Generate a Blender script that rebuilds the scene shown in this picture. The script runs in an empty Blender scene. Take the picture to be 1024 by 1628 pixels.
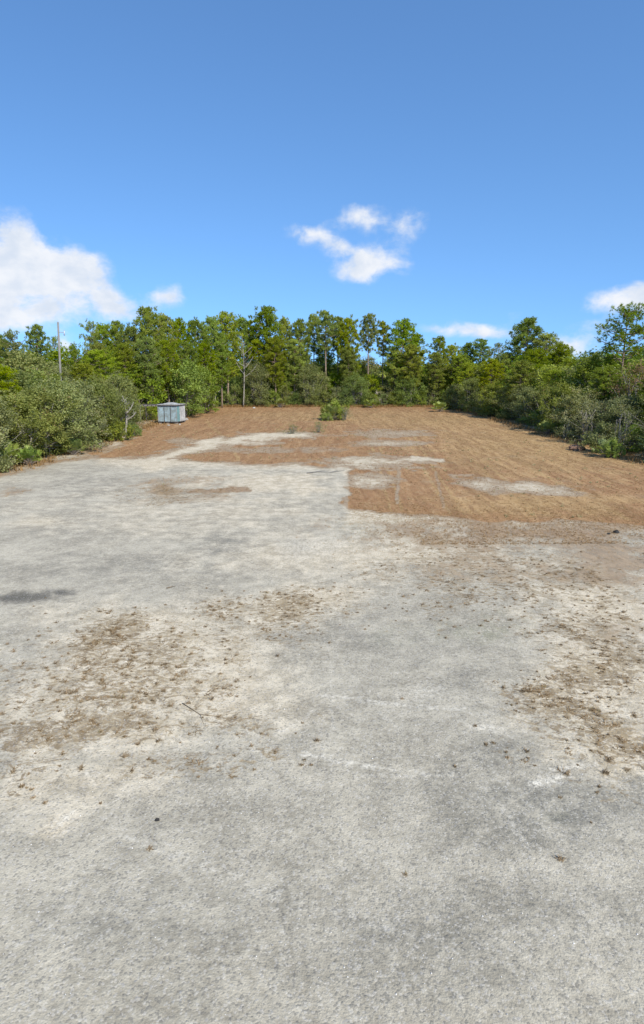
import bpy, math, random
import numpy as np
from mathutils import Vector

# ------------------------------------------------------------------ camera / world / sun
scene = bpy.context.scene
COL = scene.collection
R = math.radians
CAM_H, PITCH, F = 7.0, R(12.5), 1012.0          # metres, radians, focal length in photo pixels (1024 wide)
CP, SP = math.cos(PITCH), math.sin(PITCH)
SUN_EL, SUN_AZ = R(43), R(148)                  # azimuth clockwise from +Y (view direction): right and behind

cd = bpy.data.cameras.new('camera'); cam = bpy.data.objects.new('camera', cd); COL.objects.link(cam)
cam.location = (0, 0, CAM_H); cam.rotation_euler = (math.pi/2 - PITCH, 0, 0)
cd.sensor_fit = 'HORIZONTAL'; cd.sensor_width = 36; cd.lens = 36*F/1024
cd.clip_start = 0.1; cd.clip_end = 6000
scene.camera = cam
scene.view_settings.view_transform = 'Standard'; scene.view_settings.look = 'None'
scene.view_settings.exposure = 0.45; scene.view_settings.gamma = 1
scene.view_settings.use_curve_mapping = False
scene.render.engine = 'CYCLES'
scene.cycles.max_bounces = 6; scene.cycles.diffuse_bounces = 3; scene.cycles.transmission_bounces = 3

sd = bpy.data.lights.new('sun', 'SUN'); sd.energy = 4.4; sd.angle = R(0.55); sd.color = (1, .93, .82)
sun = bpy.data.objects.new('sun', sd); COL.objects.link(sun)
sdir = Vector((math.sin(SUN_AZ)*math.cos(SUN_EL), math.cos(SUN_AZ)*math.cos(SUN_EL), math.sin(SUN_EL)))
sun.rotation_euler = sdir.to_track_quat('Z', 'Y').to_euler()


class NT:
    """tiny helper for node trees"""
    def __init__(s, tree): s.t = tree; s.n = tree.nodes; s.l = tree.links
    def node(s, typ, **kw):
        n = s.n.new(typ)
        for k, v in kw.items(): setattr(n, k, v)
        return n
    def put(s, sock, v):
        if isinstance(v, bpy.types.NodeSocket): s.l.new(v, sock)
        elif v is not None:
            if hasattr(sock, 'default_value'):
                try: sock.default_value = v
                except Exception:
                    sock.default_value = (*v, 1.0) if len(v) == 3 else v
    def m(s, op, a, b=None, c=None, clamp=False):
        n = s.node('ShaderNodeMath', operation=op, use_clamp=clamp)
        s.put(n.inputs[0], a)
        if b is not None: s.put(n.inputs[1], b)
        if c is not None: s.put(n.inputs[2], c)
        return n.outputs[0]
    def v(s, op, a, b=None):
        n = s.node('ShaderNodeVectorMath', operation=op)
        s.put(n.inputs[0], a)
        if b is not None: s.put(n.inputs[1], b)
        return n.outputs[1] if op in ('LENGTH', 'DOT_PRODUCT', 'DISTANCE') else n.outputs[0]
    def mix(s, f, a, b, mode='MIX'):
        n = s.node('ShaderNodeMix', data_type='RGBA', blend_type=mode)
        s.put(n.inputs[0], f)
        for i, c in ((6, a), (7, b)):
            if isinstance(c, bpy.types.NodeSocket): s.l.new(c, n.inputs[i])
            else: n.inputs[i].default_value = (*c[:3], 1)
        return n.outputs[2]
    def noise(s, vec, scale, detail=4, rough=.55, dist=0.0, out=0):
        n = s.node('ShaderNodeTexNoise'); s.put(n.inputs['Vector'], vec)
        n.inputs['Scale'].default_value = scale; n.inputs['Detail'].default_value = detail
        n.inputs['Roughness'].default_value = rough; n.inputs['Distortion'].default_value = dist
        return n.outputs[out]
    def step(s, x, lo, hi, a=0.0, b=1.0):
        n = s.node('ShaderNodeMapRange', interpolation_type='SMOOTHSTEP')
        s.put(n.inputs[0], x); s.put(n.inputs[1], lo); s.put(n.inputs[2], hi)
        n.inputs[3].default_value = a; n.inputs[4].default_value = b
        return n.outputs[0]
    def comb(s, x, y, z=0.0):
        n = s.node('ShaderNodeCombineXYZ')
        for i, q in enumerate((x, y, z)): s.put(n.inputs[i], q)
        return n.outputs[0]
    def sep(s, v):
        n = s.node('ShaderNodeSeparateXYZ'); s.put(n.inputs[0], v); return n.outputs


def pix_dir(px, py):
    a = (px-512)/F; b = (814-py)/F
    d = Vector((a, CP+b*SP, -SP+b*CP)).normalized()
    return math.degrees(math.atan2(d.x, d.y)), math.degrees(math.asin(d.z))

w = bpy.data.worlds.new('World'); scene.world = w; w.use_nodes = True
T = NT(w.node_tree); T.n.clear()
tc = T.node('ShaderNodeTexCoord').outputs['Generated']
sky = T.node('ShaderNodeTexSky', sky_type='NISHITA'); sky.sun_disc = False
sky.sun_elevation = SUN_EL; sky.sun_rotation = SUN_AZ; sky.altitude = 0
sky.air_density = 1.0; sky.dust_density = 0.5; sky.ozone_density = 3.0
dn = T.v('NORMALIZE', tc)
T.put(sky.inputs[0], T.v('NORMALIZE', T.v('ADD', dn, (0, 0, .17))))     # clear winter air: deep blue reaches low down
skyc = T.mix(1.0, sky.outputs[0], (0.67, 0.91, 1.08), 'MULTIPLY')
xyz = T.sep(dn)
az = T.m('MULTIPLY', T.m('ARCTAN2', xyz[0], xyz[1]), 57.2958)
el = T.m('MULTIPLY', T.m('ARCSINE', xyz[2]), 57.2958)
P = T.comb(az, T.m('MULTIPLY', el, 1.35), 0)
wob = T.noise(P, .30, 3, .5, 0, 1)
Pw = T.v('ADD', P, T.v('MULTIPLY', T.v('SUBTRACT', wob, (.5, .5, .5)), (2.0, 1.6, 0)))
# px, py, radius px x, radius px y, weight
clouds = [(18, 380, 40, 34, 1.2), (30, 425, 70, 30, 1.2), (90, 422, 40, 22, 1.0), (135, 422, 26, 20, 1.1), (150, 455, 30, 16, .6), (60, 455, 60, 14, .55), (110, 470, 60, 18, .6), (25, 500, 62, 17, 1.1), (80, 520, 60, 16, .45),
          (180, 488, 44, 18, 1.0), (215, 497, 40, 14, .45), (273, 469, 21, 20, .95), (105, 560, 20, 18, .9), (245, 470, 26, 10, .4),
          (492, 376, 34, 15, .85), (535, 390, 28, 15, .85), (585, 416, 44, 22, 1.6), (562, 434, 26, 12, .8), (640, 410, 20, 26, .35),
          (572, 345, 40, 15, 1.0), (655, 352, 28, 20, .95), (600, 360, 30, 14, .35), (475, 365, 30, 12, .4),
          (700, 524, 34, 11, .85), (765, 526, 46, 14, .9), (905, 550, 42, 24, 1.15), (990, 480, 52, 14, .9), (1030, 466, 46, 16, .9), (948, 518, 24, 12, .7), (815, 495, 24, 9, .3), (790, 530, 30, 12, .55), (240, 400, 60, 20, .12),
          (-90, 470, 120, 60, 1.0), (1120, 470, 90, 22, .9), (-220, 430, 90, 40, .8), (1330, 420, 120, 30, .8)]
dens = None
for (px, py, rx, ry, wt) in clouds:
    a0, e0 = pix_dir(px, py)
    k = 1/ math.radians(1) * 1/F
    q = T.v('MULTIPLY', T.v('SUBTRACT', Pw, (a0, e0*1.35, 0)), (1/(rx*k), 1/(ry*k*1.35), 0))
    g = T.m('MULTIPLY', T.m('EXPONENT', T.m('MULTIPLY', T.v('DOT_PRODUCT', q, q), -.95)), wt)
    dens = g if dens is None else T.m('ADD', dens, g)
fine = T.noise(T.v('ADD', P, T.v('MULTIPLY', wob, (1.2, 1.2, 0))), .50, 7, .60)
# light scattered fair weather clouds over the rest of the dome (outside the picture)
rest = T.m('MULTIPLY', T.step(T.noise(T.v('MULTIPLY', dn, (1, 1, 2.2)), 2.6, 3, .5), .56, .72), .8)
away = T.m('MAXIMUM', T.step(T.m('ABSOLUTE', az), 34, 46), T.step(el, 27, 40))
dens = T.m('ADD', dens, T.m('MULTIPLY', rest, away))
dd = T.m('ADD', T.m('MULTIPLY', dens, T.m('ADD', .35, T.m('MULTIPLY', fine, 1.3))), T.m('MULTIPLY', T.m('SUBTRACT', fine, .5), .9))
cm = T.step(dd, .32, 1.5)
ccol = T.mix(T.step(T.noise(T.v('ADD', Pw, (0, .8, 0)), .30, 5, .55), .32, .62), (3.5, 3.85, 4.4), (4.5, 4.6, 4.8))
out = T.mix(T.m('MULTIPLY', cm, .96), skyc, ccol)
bg = T.node('ShaderNodeBackground'); T.put(bg.inputs[0], out); bg.inputs[1].default_value = 0.15
wo = T.node('ShaderNodeOutputWorld'); T.l.new(bg.outputs[0], wo.inputs[0])
w.cycles.sampling_method = 'MANUAL'; w.cycles.sample_map_resolution = 512

# ------------------------------------------------------------------ helpers
rng = np.random.default_rng(7); random.seed(7)

def lattice(ix, iy, seed):
    h = (ix.astype(np.int64)*374761393 + iy.astype(np.int64)*668265263 + seed*1274126177) & 0xffffffff
    h = ((h ^ (h >> 13))*1103515245) & 0xffffffff
    return ((h ^ (h >> 16)) & 0xffff)/65535.0
def vnoise(x, y, seed=0):
    x = np.asarray(x, float); y = np.asarray(y, float)
    ix = np.floor(x); iy = np.floor(y); fx = x-ix; fy = y-iy
    fx = fx*fx*(3-2*fx); fy = fy*fy*(3-2*fy)
    a = lattice(ix, iy, seed); b = lattice(ix+1, iy, seed); c = lattice(ix, iy+1, seed); d = lattice(ix+1, iy+1, seed)
    return (a*(1-fx)+b*fx)*(1-fy) + (c*(1-fx)+d*fx)*fy
def fbm(x, y, seed=0, o=4):
    s = 0; a = .5; t = 0
    for i in range(o):
        s = s + a*vnoise(np.asarray(x)*2**i, np.asarray(y)*2**i, seed+i*17); t += a; a *= .55
    return s/t
def sstep(x, a, b):
    t = np.clip((x-a)/(b-a), 0, 1); return t*t*(3-2*t)

def ground_z(x, y):
    x = np.asarray(x, float); y = np.asarray(y, float)
    z = (fbm(x/9, y/9, 3, 3)-.5)*.22 + (fbm(x/1.3, y/1.3, 11, 3)-.5)*.035
    return z
def gz(x, y): return float(ground_z(x, y))

def proj(x, y, z=0.0):
    d = y*CP + (CAM_H-z)*SP; v = y*SP - (CAM_H-z)*CP
    d = np.maximum(d, .5)
    return 512 + F*x/d, 814 - F*v/d
def gpt(px, py):
    """ground point seen at a pixel of the photograph"""
    a = (px-512)/F; b = (814-py)/F
    dx, dy, dz = a, CP+b*SP, -SP+b*CP
    t = CAM_H/-dz
    return dx*t, dy*t
def xat(px, D): return (px-512)/F*(D*CP + 3*SP)
def hat(py, D): return CAM_H + D*math.tan(math.atan((814-py)/F) - PITCH)

def tag(o, label=None, cat=None, group=None, kind=None):
    if label: o['label'] = label
    if cat: o['category'] = cat
    if group: o['group'] = group
    if kind: o['kind'] = kind
    return o
def empty(name, loc=(0, 0, 0), rz=0.0):
    o = bpy.data.objects.new(name, None); o.location = loc; o.rotation_euler = (0, 0, rz)
    o.empty_display_size = .3; COL.objects.link(o); return o
def mesh_np(name, verts, faces, mat=None, attrs=None, smooth=False):
    """verts (n,3), faces (m,k) -> mesh datablock"""
    me = bpy.data.meshes.new(name)
    verts = np.asarray(verts, np.float32); faces = np.asarray(faces, np.int32)
    m, k = faces.shape
    me.vertices.add(len(verts)); me.vertices.foreach_set('co', verts.ravel())
    me.loops.add(m*k); me.loops.foreach_set('vertex_index', faces.ravel())
    me.polygons.add(m)
    me.polygons.foreach_set('loop_start', np.arange(0, m*k, k, dtype=np.int32))
    me.polygons.foreach_set('loop_total', np.full(m, k, dtype=np.int32))
    if smooth: me.polygons.foreach_set('use_smooth', np.ones(m, dtype=bool))
    for an, arr in (attrs or {}).items():
        if arr.ndim == 1:
            at = me.attributes.new(an, 'FLOAT', 'POINT'); at.data.foreach_set('value', arr.astype(np.float32))
        else:
            at = me.attributes.new(an, 'FLOAT_COLOR', 'POINT'); at.data.foreach_set('color', arr.astype(np.float32).ravel())
    me.update(calc_edges=True)
    if mat: me.materials.append(mat)
    return me
def link(name, me, parent=None, loc=(0, 0, 0)):
    o = bpy.data.objects.new(name, me); COL.objects.link(o); o.location = loc
    if parent: o.parent = parent
    return o

class MB:
    """collects quads/tris into one mesh"""
    def __init__(s): s.V = []; s.Fq = []
    def box(s, x0, x1, y0, y1, z0, z1):
        b = len(s.V)
        s.V += [(x0, y0, z0), (x1, y0, z0), (x1, y1, z0), (x0, y1, z0), (x0, y0, z1), (x1, y0, z1), (x1, y1, z1), (x0, y1, z1)]
        s.Fq += [tuple(b+i for i in f) for f in ((0, 3, 2, 1), (4, 5, 6, 7), (0, 1, 5, 4), (1, 2, 6, 5), (2, 3, 7, 6), (3, 0, 4, 7))]
        return s
    def tube(s, pts, rad, n=7, cap=True):
        pts = [Vector(p) for p in pts]; b = len(s.V); m = len(pts)
        for i, p in enumerate(pts):
            d = (pts[min(i+1, m-1)]-pts[max(i-1, 0)]).normalized()
            u = d.orthogonal().normalized() if i == 0 else (u - d*u.dot(d)).normalized()
            v = d.cross(u); r = rad[i]
            for k in range(n):
                a = 2*math.pi*k/n; s.V.append(tuple(p+u*(r*math.cos(a))+v*(r*math.sin(a))))
        for i in range(m-1):
            for k in range(n):
                k2 = (k+1) % n
                s.Fq.append((b+i*n+k, b+i*n+k2, b+(i+1)*n+k2, b+(i+1)*n+k))
        if cap:
            s.Fq.append(tuple(b+(m-1)*n+k for k in range(n))); s.Fq.append(tuple(b+k for k in reversed(range(n))))
        return s
    def build(s, name, mat, parent=None, smooth=False, loc=(0, 0, 0)):
        me = bpy.data.meshes.new(name); me.from_pydata(s.V, [], s.Fq); me.update()
        if smooth:
            for p in me.polygons: p.use_smooth = len(p.vertices) == 4
        if mat: me.materials.append(mat)
        return link(name, me, parent, loc)

def new_mat(name):
    m = bpy.data.materials.new(name); m.use_nodes = True
    t = NT(m.node_tree); t.n.clear()
    o = t.node('ShaderNodeOutputMaterial'); return m, t, o
def simple_mat(name, col, rough=.8, var=.25, scale=4.0, metal=0.0, bump=.2, col2=None):
    m, t, o = new_mat(name)
    c = t.node('ShaderNodeTexCoord').outputs['Object']
    n = t.noise(c, scale, 5, .6); n2 = t.noise(c, scale*7, 3, .6)
    dark = col2 or tuple(x*(1-var) for x in col); lite = tuple(min(1, x*(1+var*.6)) for x in col)
    base = t.mix(t.step(n, .3, .7), dark, lite)
    base = t.mix(t.m('MULTIPLY', t.step(n2, .4, .7), .35), base, dark)
    b = t.node('ShaderNodeBsdfPrincipled'); t.put(b.inputs['Base Color'], base)
    b.inputs['Roughness'].default_value = rough; b.inputs['Metallic'].default_value = metal
    bp = t.node('ShaderNodeBump'); bp.inputs['Strength'].default_value = bump; bp.inputs['Distance'].default_value = .02
    t.put(bp.inputs['Height'], n2); t.l.new(bp.outputs[0], b.inputs['Normal'])
    t.l.new(b.outputs[0], o.inputs[0]); return m

def leaf_mat(name, a, b_, dry, dryness=.15, trans=.42, spread=1.0):
    """a, b_: two leaf greens; dry: colour of the browned leaves"""
    m, t, o = new_mat(name)
    at = t.node('ShaderNodeAttribute', attribute_name='leaf').outputs['Fac']
    rnd = t.node('ShaderNodeObjectInfo').outputs['Random']
    geo = t.node('ShaderNodeTexCoord').outputs['Object']
    big = t.noise(geo, .55, 2, .5)
    f = t.m('ADD', t.m('MULTIPLY', at, .6), t.m('MULTIPLY', big, .5))
    base = t.mix(t.step(f, .2, .85), a, b_)
    base = t.mix(t.m('MULTIPLY', t.step(at, 1-dryness, 1-dryness*.3), .85), base, dry)
    hs = t.node('ShaderNodeHueSaturation')
    t.put(hs.inputs['Color'], base)
    t.put(hs.inputs['Hue'], t.m('ADD', .5-.018*spread, t.m('MULTIPLY', rnd, .036*spread)))
    t.put(hs.inputs['Saturation'], t.m('ADD', .85, t.m('MULTIPLY', t.m('FRACT', t.m('MULTIPLY', rnd, 7.31)), .3)))
    t.put(hs.inputs['Value'], t.m('ADD', 1-.2*spread, t.m('MULTIPLY', t.m('FRACT', t.m('MULTIPLY', rnd, 13.7)), .42*spread)))
    base = hs.outputs[0]
    d = t.node('ShaderNodeBsdfPrincipled'); t.put(d.inputs['Base Color'], base); d.inputs['Roughness'].default_value = .5
    d.inputs['Specular IOR Level'].default_value = .18
    tr = t.node('ShaderNodeBsdfTranslucent')
    t.put(tr.inputs['Color'], t.mix(1.0, base, (1.25, 1.25, .55), 'MULTIPLY'))
    mx = t.node('ShaderNodeMixShader'); mx.inputs[0].default_value = trans
    t.l.new(d.outputs[0], mx.inputs[1]); t.l.new(tr.outputs[0], mx.inputs[2]); t.l.new(mx.outputs[0], o.inputs[0])
    return m

M = {}
M['pine_a'] = leaf_mat('pine_needles', (.180, .228, .028), (.350, .410, .050), (.26, .17, .06), .10)
M['pine_b'] = leaf_mat('pine_needles_cool', (.148, .202, .032), (.282, .350, .055), (.22, .16, .07), .08)
M['oak_grey'] = leaf_mat('scrub_oak_leaves', (.150, .168, .056), (.295, .320, .115), (.26, .19, .10), .16)
M['oak_green'] = leaf_mat('oak_leaves', (.138, .192, .028), (.298, .365, .054), (.24, .17, .06), .10)
M['palm'] = leaf_mat('palmetto_leaves', (.15, .20, .055), (.33, .38, .11), (.30, .24, .10), .12, .3)
M['oak_mid'] = leaf_mat('oak_leaves_dull', (.150, .190, .050), (.310, .360, .100), (.24, .17, .07), .12)
M['lime'] = leaf_mat('lime_leaves', (.15, .20, .035), (.31, .36, .07), (.30, .26, .08), .08)
M['sage'] = leaf_mat('sage_leaves', (.16, .18, .09), (.28, .29, .15), (.28, .22, .12), .2)
M['rust'] = leaf_mat('rusty_leaves', (.17, .11, .06), (.26, .17, .10), (.12, .13, .04), .2)
M['bark'] = simple_mat('bark', (.24, .20, .165), .9, .35, 3)
M['bark_pale'] = simple_mat('pale_bark', (.27, .25, .215), .9, .25, 3)
M['bark_red'] = simple_mat('pine_bark', (.25, .185, .14), .9, .35, 3)

# ------------------------------------------------------------------ ground
def axis(segs):
    out = [segs[0][0]]
    for (a, b, s0, s1) in segs:
        L = b-a; n = max(1, int(L/((s0+s1)/2)))
        ws = np.linspace(s0, s1, n); ws = ws/ws.sum()*L
        out += list(a+np.cumsum(ws))
    return np.array(out)
xp = axis([(0, 9, .075, .075), (9, 30, .08, .35), (30, 80, .4, 2.5), (80, 600, 3, 60), (600, 4000, 90, 500)])
X = np.concatenate([-xp[:0:-1], xp])
Y = axis([(-900, -40, 150, 20), (-40, 3, 12, .2), (3, 19, .075, .075), (19, 40, .09, .22), (40, 140, .25, .7), (140, 300, 1, 8), (300, 4500, 12, 400)])
gx, gy = np.meshgrid(X, Y)
PX, PY = proj(gx, gy); ok = gy > 2.5
PX = np.where(ok, PX, 0); PY = np.where(ok, PY, 1800)

def poly_mask(pts, soft=4.0, wobble=10, seed=1):
    """signed soft inside test of a polygon given in photo pixels"""
    wx = PX + (fbm(gx/1.8, gy/2.6, seed, 3)-.5)*wobble*2.2; wy = PY + (fbm(gx/2.0, gy/3.0, seed+5, 3)-.5)*wobble*.8
    ins = np.zeros(gx.shape, bool); dist = np.full(gx.shape, 1e9)
    n = len(pts)
    for i in range(n):
        (x0, y0), (x1, y1) = pts[i], pts[(i+1) % n]
        cond = (y0 > wy) != (y1 > wy)
        ins ^= cond & (wx < (x1-x0)*(wy-y0)/((y1-y0) or 1e-9)+x0)
        dx, dy = x1-x0, y1-y0
        t = np.clip(((wx-x0)*dx+(wy-y0)*dy)/(dx*dx+dy*dy), 0, 1)
        dist = np.minimum(dist, np.hypot(wx-x0-t*dx, wy-y0-t*dy))
    return sstep(np.where(ins, dist, -dist), -soft, soft)
def blob(px, py, rx, ry, ang=0, wob=.5, seed=1):
    a = R(ang); dx = PX-px; dy = PY-py
    u = (dx*math.cos(a)+dy*math.sin(a))/rx; v = (-dx*math.sin(a)+dy*math.cos(a))/ry
    n = (fbm(gx/1.1+seed, gy/1.5, seed, 3)-.5)*wob*2
    return np.clip(1.15-np.sqrt(u*u+v*v)+n, 0, 1)
def stroke(pts, wid, jit=.4, seed=1):
    dist = np.full(gx.shape, 1e9)
    wx = PX + (fbm(gx/.5, gy/.7, seed, 2)-.5)*wid*jit*3; wy = PY + (fbm(gx/.5, gy/.7, seed+3, 2)-.5)*wid*jit*3
    for (x0, y0), (x1, y1) in zip(pts[:-1], pts[1:]):
        dx, dy = x1-x0, y1-y0
        t = np.clip(((wx-x0)*dx+(wy-y0)*dy)/(dx*dx+dy*dy), 0, 1)
        dist = np.minimum(dist, np.hypot(wx-x0-t*dx, wy-y0-t*dy))
    return 1-sstep(dist, wid*.35, wid)

def mx(*a):
    r = a[0]
    for b in a[1:]: r = np.maximum(r, b)
    return r
# mown brown field
brown = poly_mask([(215, 688), (235, 640), (1500, 560), (1700, 900), (1100, 843), (1024, 838), (930, 834), (850, 831), (700, 826), (600, 819), (548, 812), (552, 760), (546, 744), (430, 741),
                   (340, 737), (270, 731), (330, 716), (345, 708), (430, 699), (500, 694), (420, 689), (335, 698), (290, 712), (235, 728), (150, 729), (60, 745), (-200, 800), (-200, 720), (60, 735), (150, 722)], 7, 20, 2)
brown = mx(brown, blob(150, 716, 95, 20, 0, .4, 110)*.95, blob(70, 738, 60, 8, 0, .5, 111)*.5)
brown = brown * (1-.72*mx(blob(590, 736, 85, 12, 0, .7, 4), blob(665, 731, 40, 5, 0, .6, 5), blob(470, 691, 45, 4, 0, .4, 6), blob(620, 705, 70, 6, 0, .5, 7)*.8,
      blob(765, 770, 40, 14, 10, .7, 8)*.85, blob(850, 777, 80, 11, 4, .7, 9)*.85, blob(590, 765, 40, 14, 0, .7, 10)*.85, blob(620, 690, 90, 8, 0, .7, 130)*.5, blob(420, 715, 120, 6, 0, .7, 131)*.4, stroke([(552, 745), (549, 812)], 5)*.4, stroke([(635, 735), (631, 800)], 4)*.35, stroke([(692, 752), (706, 808)], 4)*.2,
      stroke([(655, 728), (705, 733)], 3.5)*.9, blob(290, 700, 30, 5, 0, .4, 12)*.5, blob(40, 745, 60, 8, 0, .5, 13)*.6))
brown = mx(brown, stroke([(300, 782), (395, 778)], 7)*.85, blob(262, 782, 70, 24, 0, .7, 14)*.75, blob(340, 792, 60, 10, 0, .7, 15)*.6, blob(290, 765, 110, 14, 0, .7, 142)*.5, blob(20, 782, 34, 12, 0, .6, 16)*.7)
brown = mx(brown, blob(840, 846, 340, 44, 0, .6, 17)*.84, blob(960, 890, 180, 70, 0, .7, 18)*.72, blob(740, 900, 190, 50, 0, .7, 19)*.52, blob(980, 1000, 120, 60, 0, .7, 143)*.45)
tracks = mx(*[stroke(p_, 2.6, .5, 200+i_) for i_, p_ in enumerate([[(585, 690), (600, 735), (622, 815)], [(596, 690), (612, 735), (640, 812)], [(640, 680), (668, 735), (716, 818)], [(652, 680), (682, 735), (738, 818)],
      [(700, 676), (760, 740), (850, 820)], [(712, 676), (776, 740), (872, 820)], [(330, 672), (360, 700), (380, 730)], [(760, 690), (860, 752), (1000, 826)], [(480, 662), (440, 684), (430, 700)]])])
beyond = (gy > 131) | (np.abs(gx-1.5) > 25); brown = np.where(beyond, np.maximum(brown*.5, .45), brown)
# cream sand round the tufts
cream = mx(blob(200, 1020, 175, 70, -6, .5, 21), blob(150, 1150, 240, 90, 0, .5, 22)*.85, blob(330, 1090, 150, 90, 0, .5, 23)*.8, blob(470, 960, 165, 48, -8, .5, 24), blob(120, 1240, 230, 50, -8, .5, 25)*.6,
           blob(930, 1090, 150, 130, 0, .4, 26), blob(960, 960, 150, 100, 0, .5, 27)*.85, blob(700, 880, 260, 60, 0, .5, 28)*.7, blob(450, 890, 200, 50, 0, .6, 29)*.55, blob(1000, 1190, 90, 70, 0, .5, 30)*.9,
           blob(420, 770, 200, 26, 0, .6, 31)*.7, blob(270, 730, 70, 16, -20, .5, 32), blob(240, 840, 180, 30, 0, .6, 33)*.5, blob(70, 830, 90, 16, 0, .5, 34)*.6, stroke([(230, 740), (330, 706), (460, 692)], 9),
           blob(100, 1310, 60, 26, -30, .5, 35)*.7, blob(1060, 1100, 90, 200, 0, .4, 36))
cream = cream * (1-.75*blob(640, 1040, 190, 90, 0, .4, 37))
# density of dead tufts
tuft = mx(blob(160, 1015, 90, 34, -22, .5, 41), blob(215, 1040, 175, 70, -5, .6, 42)*.55, blob(430, 962, 135, 34, -6, .6, 43)*.8, blob(120, 1165, 150, 34, -8, .5, 44), blob(250, 1090, 190, 70, 0, .7, 45)*.5,
          blob(60, 1215, 170, 60, -8, .6, 46)*.6, blob(350, 1140, 110, 26, 8, .6, 47)*.6, blob(915, 1080, 75, 60, 20, .5, 48), blob(900, 1125, 150, 34, 18, .5, 49), blob(960, 1150, 100, 26, 22, .5, 140), blob(970, 1180, 110, 40, 20, .6, 50)*.7,
          blob(950, 1000, 150, 90, 0, .6, 51)*.55, blob(760, 900, 270, 60, 0, .6, 52)*.42, blob(990, 1060, 60, 60, 0, .6, 53)*.7, blob(270, 785, 90, 22, 0, .7, 54)*.6, blob(300, 1220, 160, 30, -8, .7, 55)*.4,
          blob(430, 1200, 40, 14, 0, .5, 56)*.5, blob(620, 905, 90, 30, 0, .6, 57)*.35)
cream = mx(cream, blob(230, 1080, 300, 150, -4, .5, 121)*.85, blob(600, 880, 420, 60, 0, .6, 122)*.6, blob(330, 810, 340, 50, 0, .7, 144)*.5, blob(200, 1250, 260, 70, -6, .6, 123)*.5)
cream = cream*(1-.8*mx(blob(640, 1050, 220, 100, 0, .4, 37), blob(80, 900, 190, 36, -4, .5, 151)*.8, blob(560, 1270, 300, 90, 0, .5, 152)*.8, blob(330, 860, 90, 30, 0, .5, 153)*.6))
tuft = mx(tuft, blob(200, 1100, 290, 150, -4, .6, 124)*.55, blob(820, 930, 300, 80, 0, .6, 125)*.45, blob(440, 980, 200, 60, -8, .6, 126)*.42, blob(950, 1150, 150, 150, 0, .6, 127)*.42, blob(60, 1170, 120, 40, -6, .5, 128)*.9)
dark = mx(blob(850, 1290, 250, 70, 0, .6, 61)*.9, blob(790, 1200, 70, 40, 0, .5, 62)*.7, blob(40, 945, 90, 9, -4, .3, 63)*0, blob(355, 862, 60, 32, 0, .5, 64)*.65, blob(90, 900, 170, 30, 0, .6, 65)*.4, blob(640, 1010, 180, 50, 0, .6, 66)*.45,
          blob(120, 770, 120, 22, 0, .6, 67)*.35, blob(980, 1280, 140, 60, 0, .5, 68)*.8, blob(740, 1080, 60, 24, 0, .5, 69)*.4, blob(740, 1490, 400, 110, 0, .7, 70)*.45, blob(150, 1460, 250, 60, 0, .7, 71)*.4,
          blob(260, 900, 120, 22, 0, .5, 72)*.4, blob(930, 905, 90, 22, 0, .6, 73)*.5)
dark_streak = mx(blob(25, 948, 105, 13, -5, .5, 74)*.95, blob(95, 939, 40, 9, 0, .3, 75))  # long near-black streak across the grey sand at the left
white = mx(blob(775, 1161, 30, 7, 3, .2, 81), stroke([(842, 1250), (898, 1238)], 8, .3, 3), stroke([(880, 1226), (950, 1214)], 5, .3, 4)*.7, stroke([(480, 1200), (540, 1212), (600, 1222)], 5, .3, 5)*.8, stroke([(600, 1222), (740, 1233)], 3.5)*.4,
           stroke([(510, 1105), (600, 1120), (740, 1129)], 4, .3, 6)*.65, stroke([(85, 1315), (115, 1295)], 7, .3, 7)*.8, stroke([(528, 1040), (529, 1210)], 3, .3, 8)*.3, blob(145, 1232, 22, 6, 0, .3, 82)*.8, stroke([(800, 1290), (835, 1345)], 5)*.5,
           stroke([(600, 1135), (635, 1160)], 4)*.4, blob(690, 1100, 60, 14, 0, .6, 83)*.4, stroke([(440, 1170), (500, 1130)], 6)*.3, stroke([(560, 1232), (720, 1236)], 3)*.3, stroke([(735, 845), (765, 868)], 4)*.4, blob(500, 870, 60, 20, 0, .6, 84)*.5, stroke([(200, 1330), (420, 1420), (700, 1500)], 9)*.35)
cream = mx(cream, poly_mask([(150, 740), (215, 640), (1500, 560), (1700, 900), (1100, 850), (548, 835), (546, 750), (270, 745)], 12, 12, 3)*.75)
moss = mx(blob(770, 1000, 90, 26, 0, .6, 91)*.8, blob(640, 1010, 60, 22, 0, .6, 92)*.6, blob(560, 690, 300, 8, 0, .6, 93)*.0, blob(590, 840, 60, 16, 0, .6, 94)*.5, blob(890, 1300, 30, 16, 0, .4, 95)*.5)
yel = mx(tracks*.75, blob(900, 700, 240, 60, 0, .5, 101)*.8, blob(850, 800, 160, 20, 0, .6, 102)*.7, blob(560, 662, 200, 10, 0, .5, 103)*.5, blob(700, 670, 160, 14, 0, .5, 104)*.7)
A1 = np.stack([brown, cream, tuft, dark], -1).reshape(-1, 4); A2 = np.stack([dark_streak, white, moss, yel], -1).reshape(-1, 4)
ny, nx = gx.shape
GZ = ground_z(gx, gy) - np.where(np.hypot(gx, gy) > 400, .15, 0)
V = np.stack([gx, gy, GZ], -1).reshape(-1, 3)
ii = (np.arange(ny-1)[:, None]*nx + np.arange(nx-1)[None, :]).ravel()
FQ = np.stack([ii, ii+1, ii+nx+1, ii+nx], -1)

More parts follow.
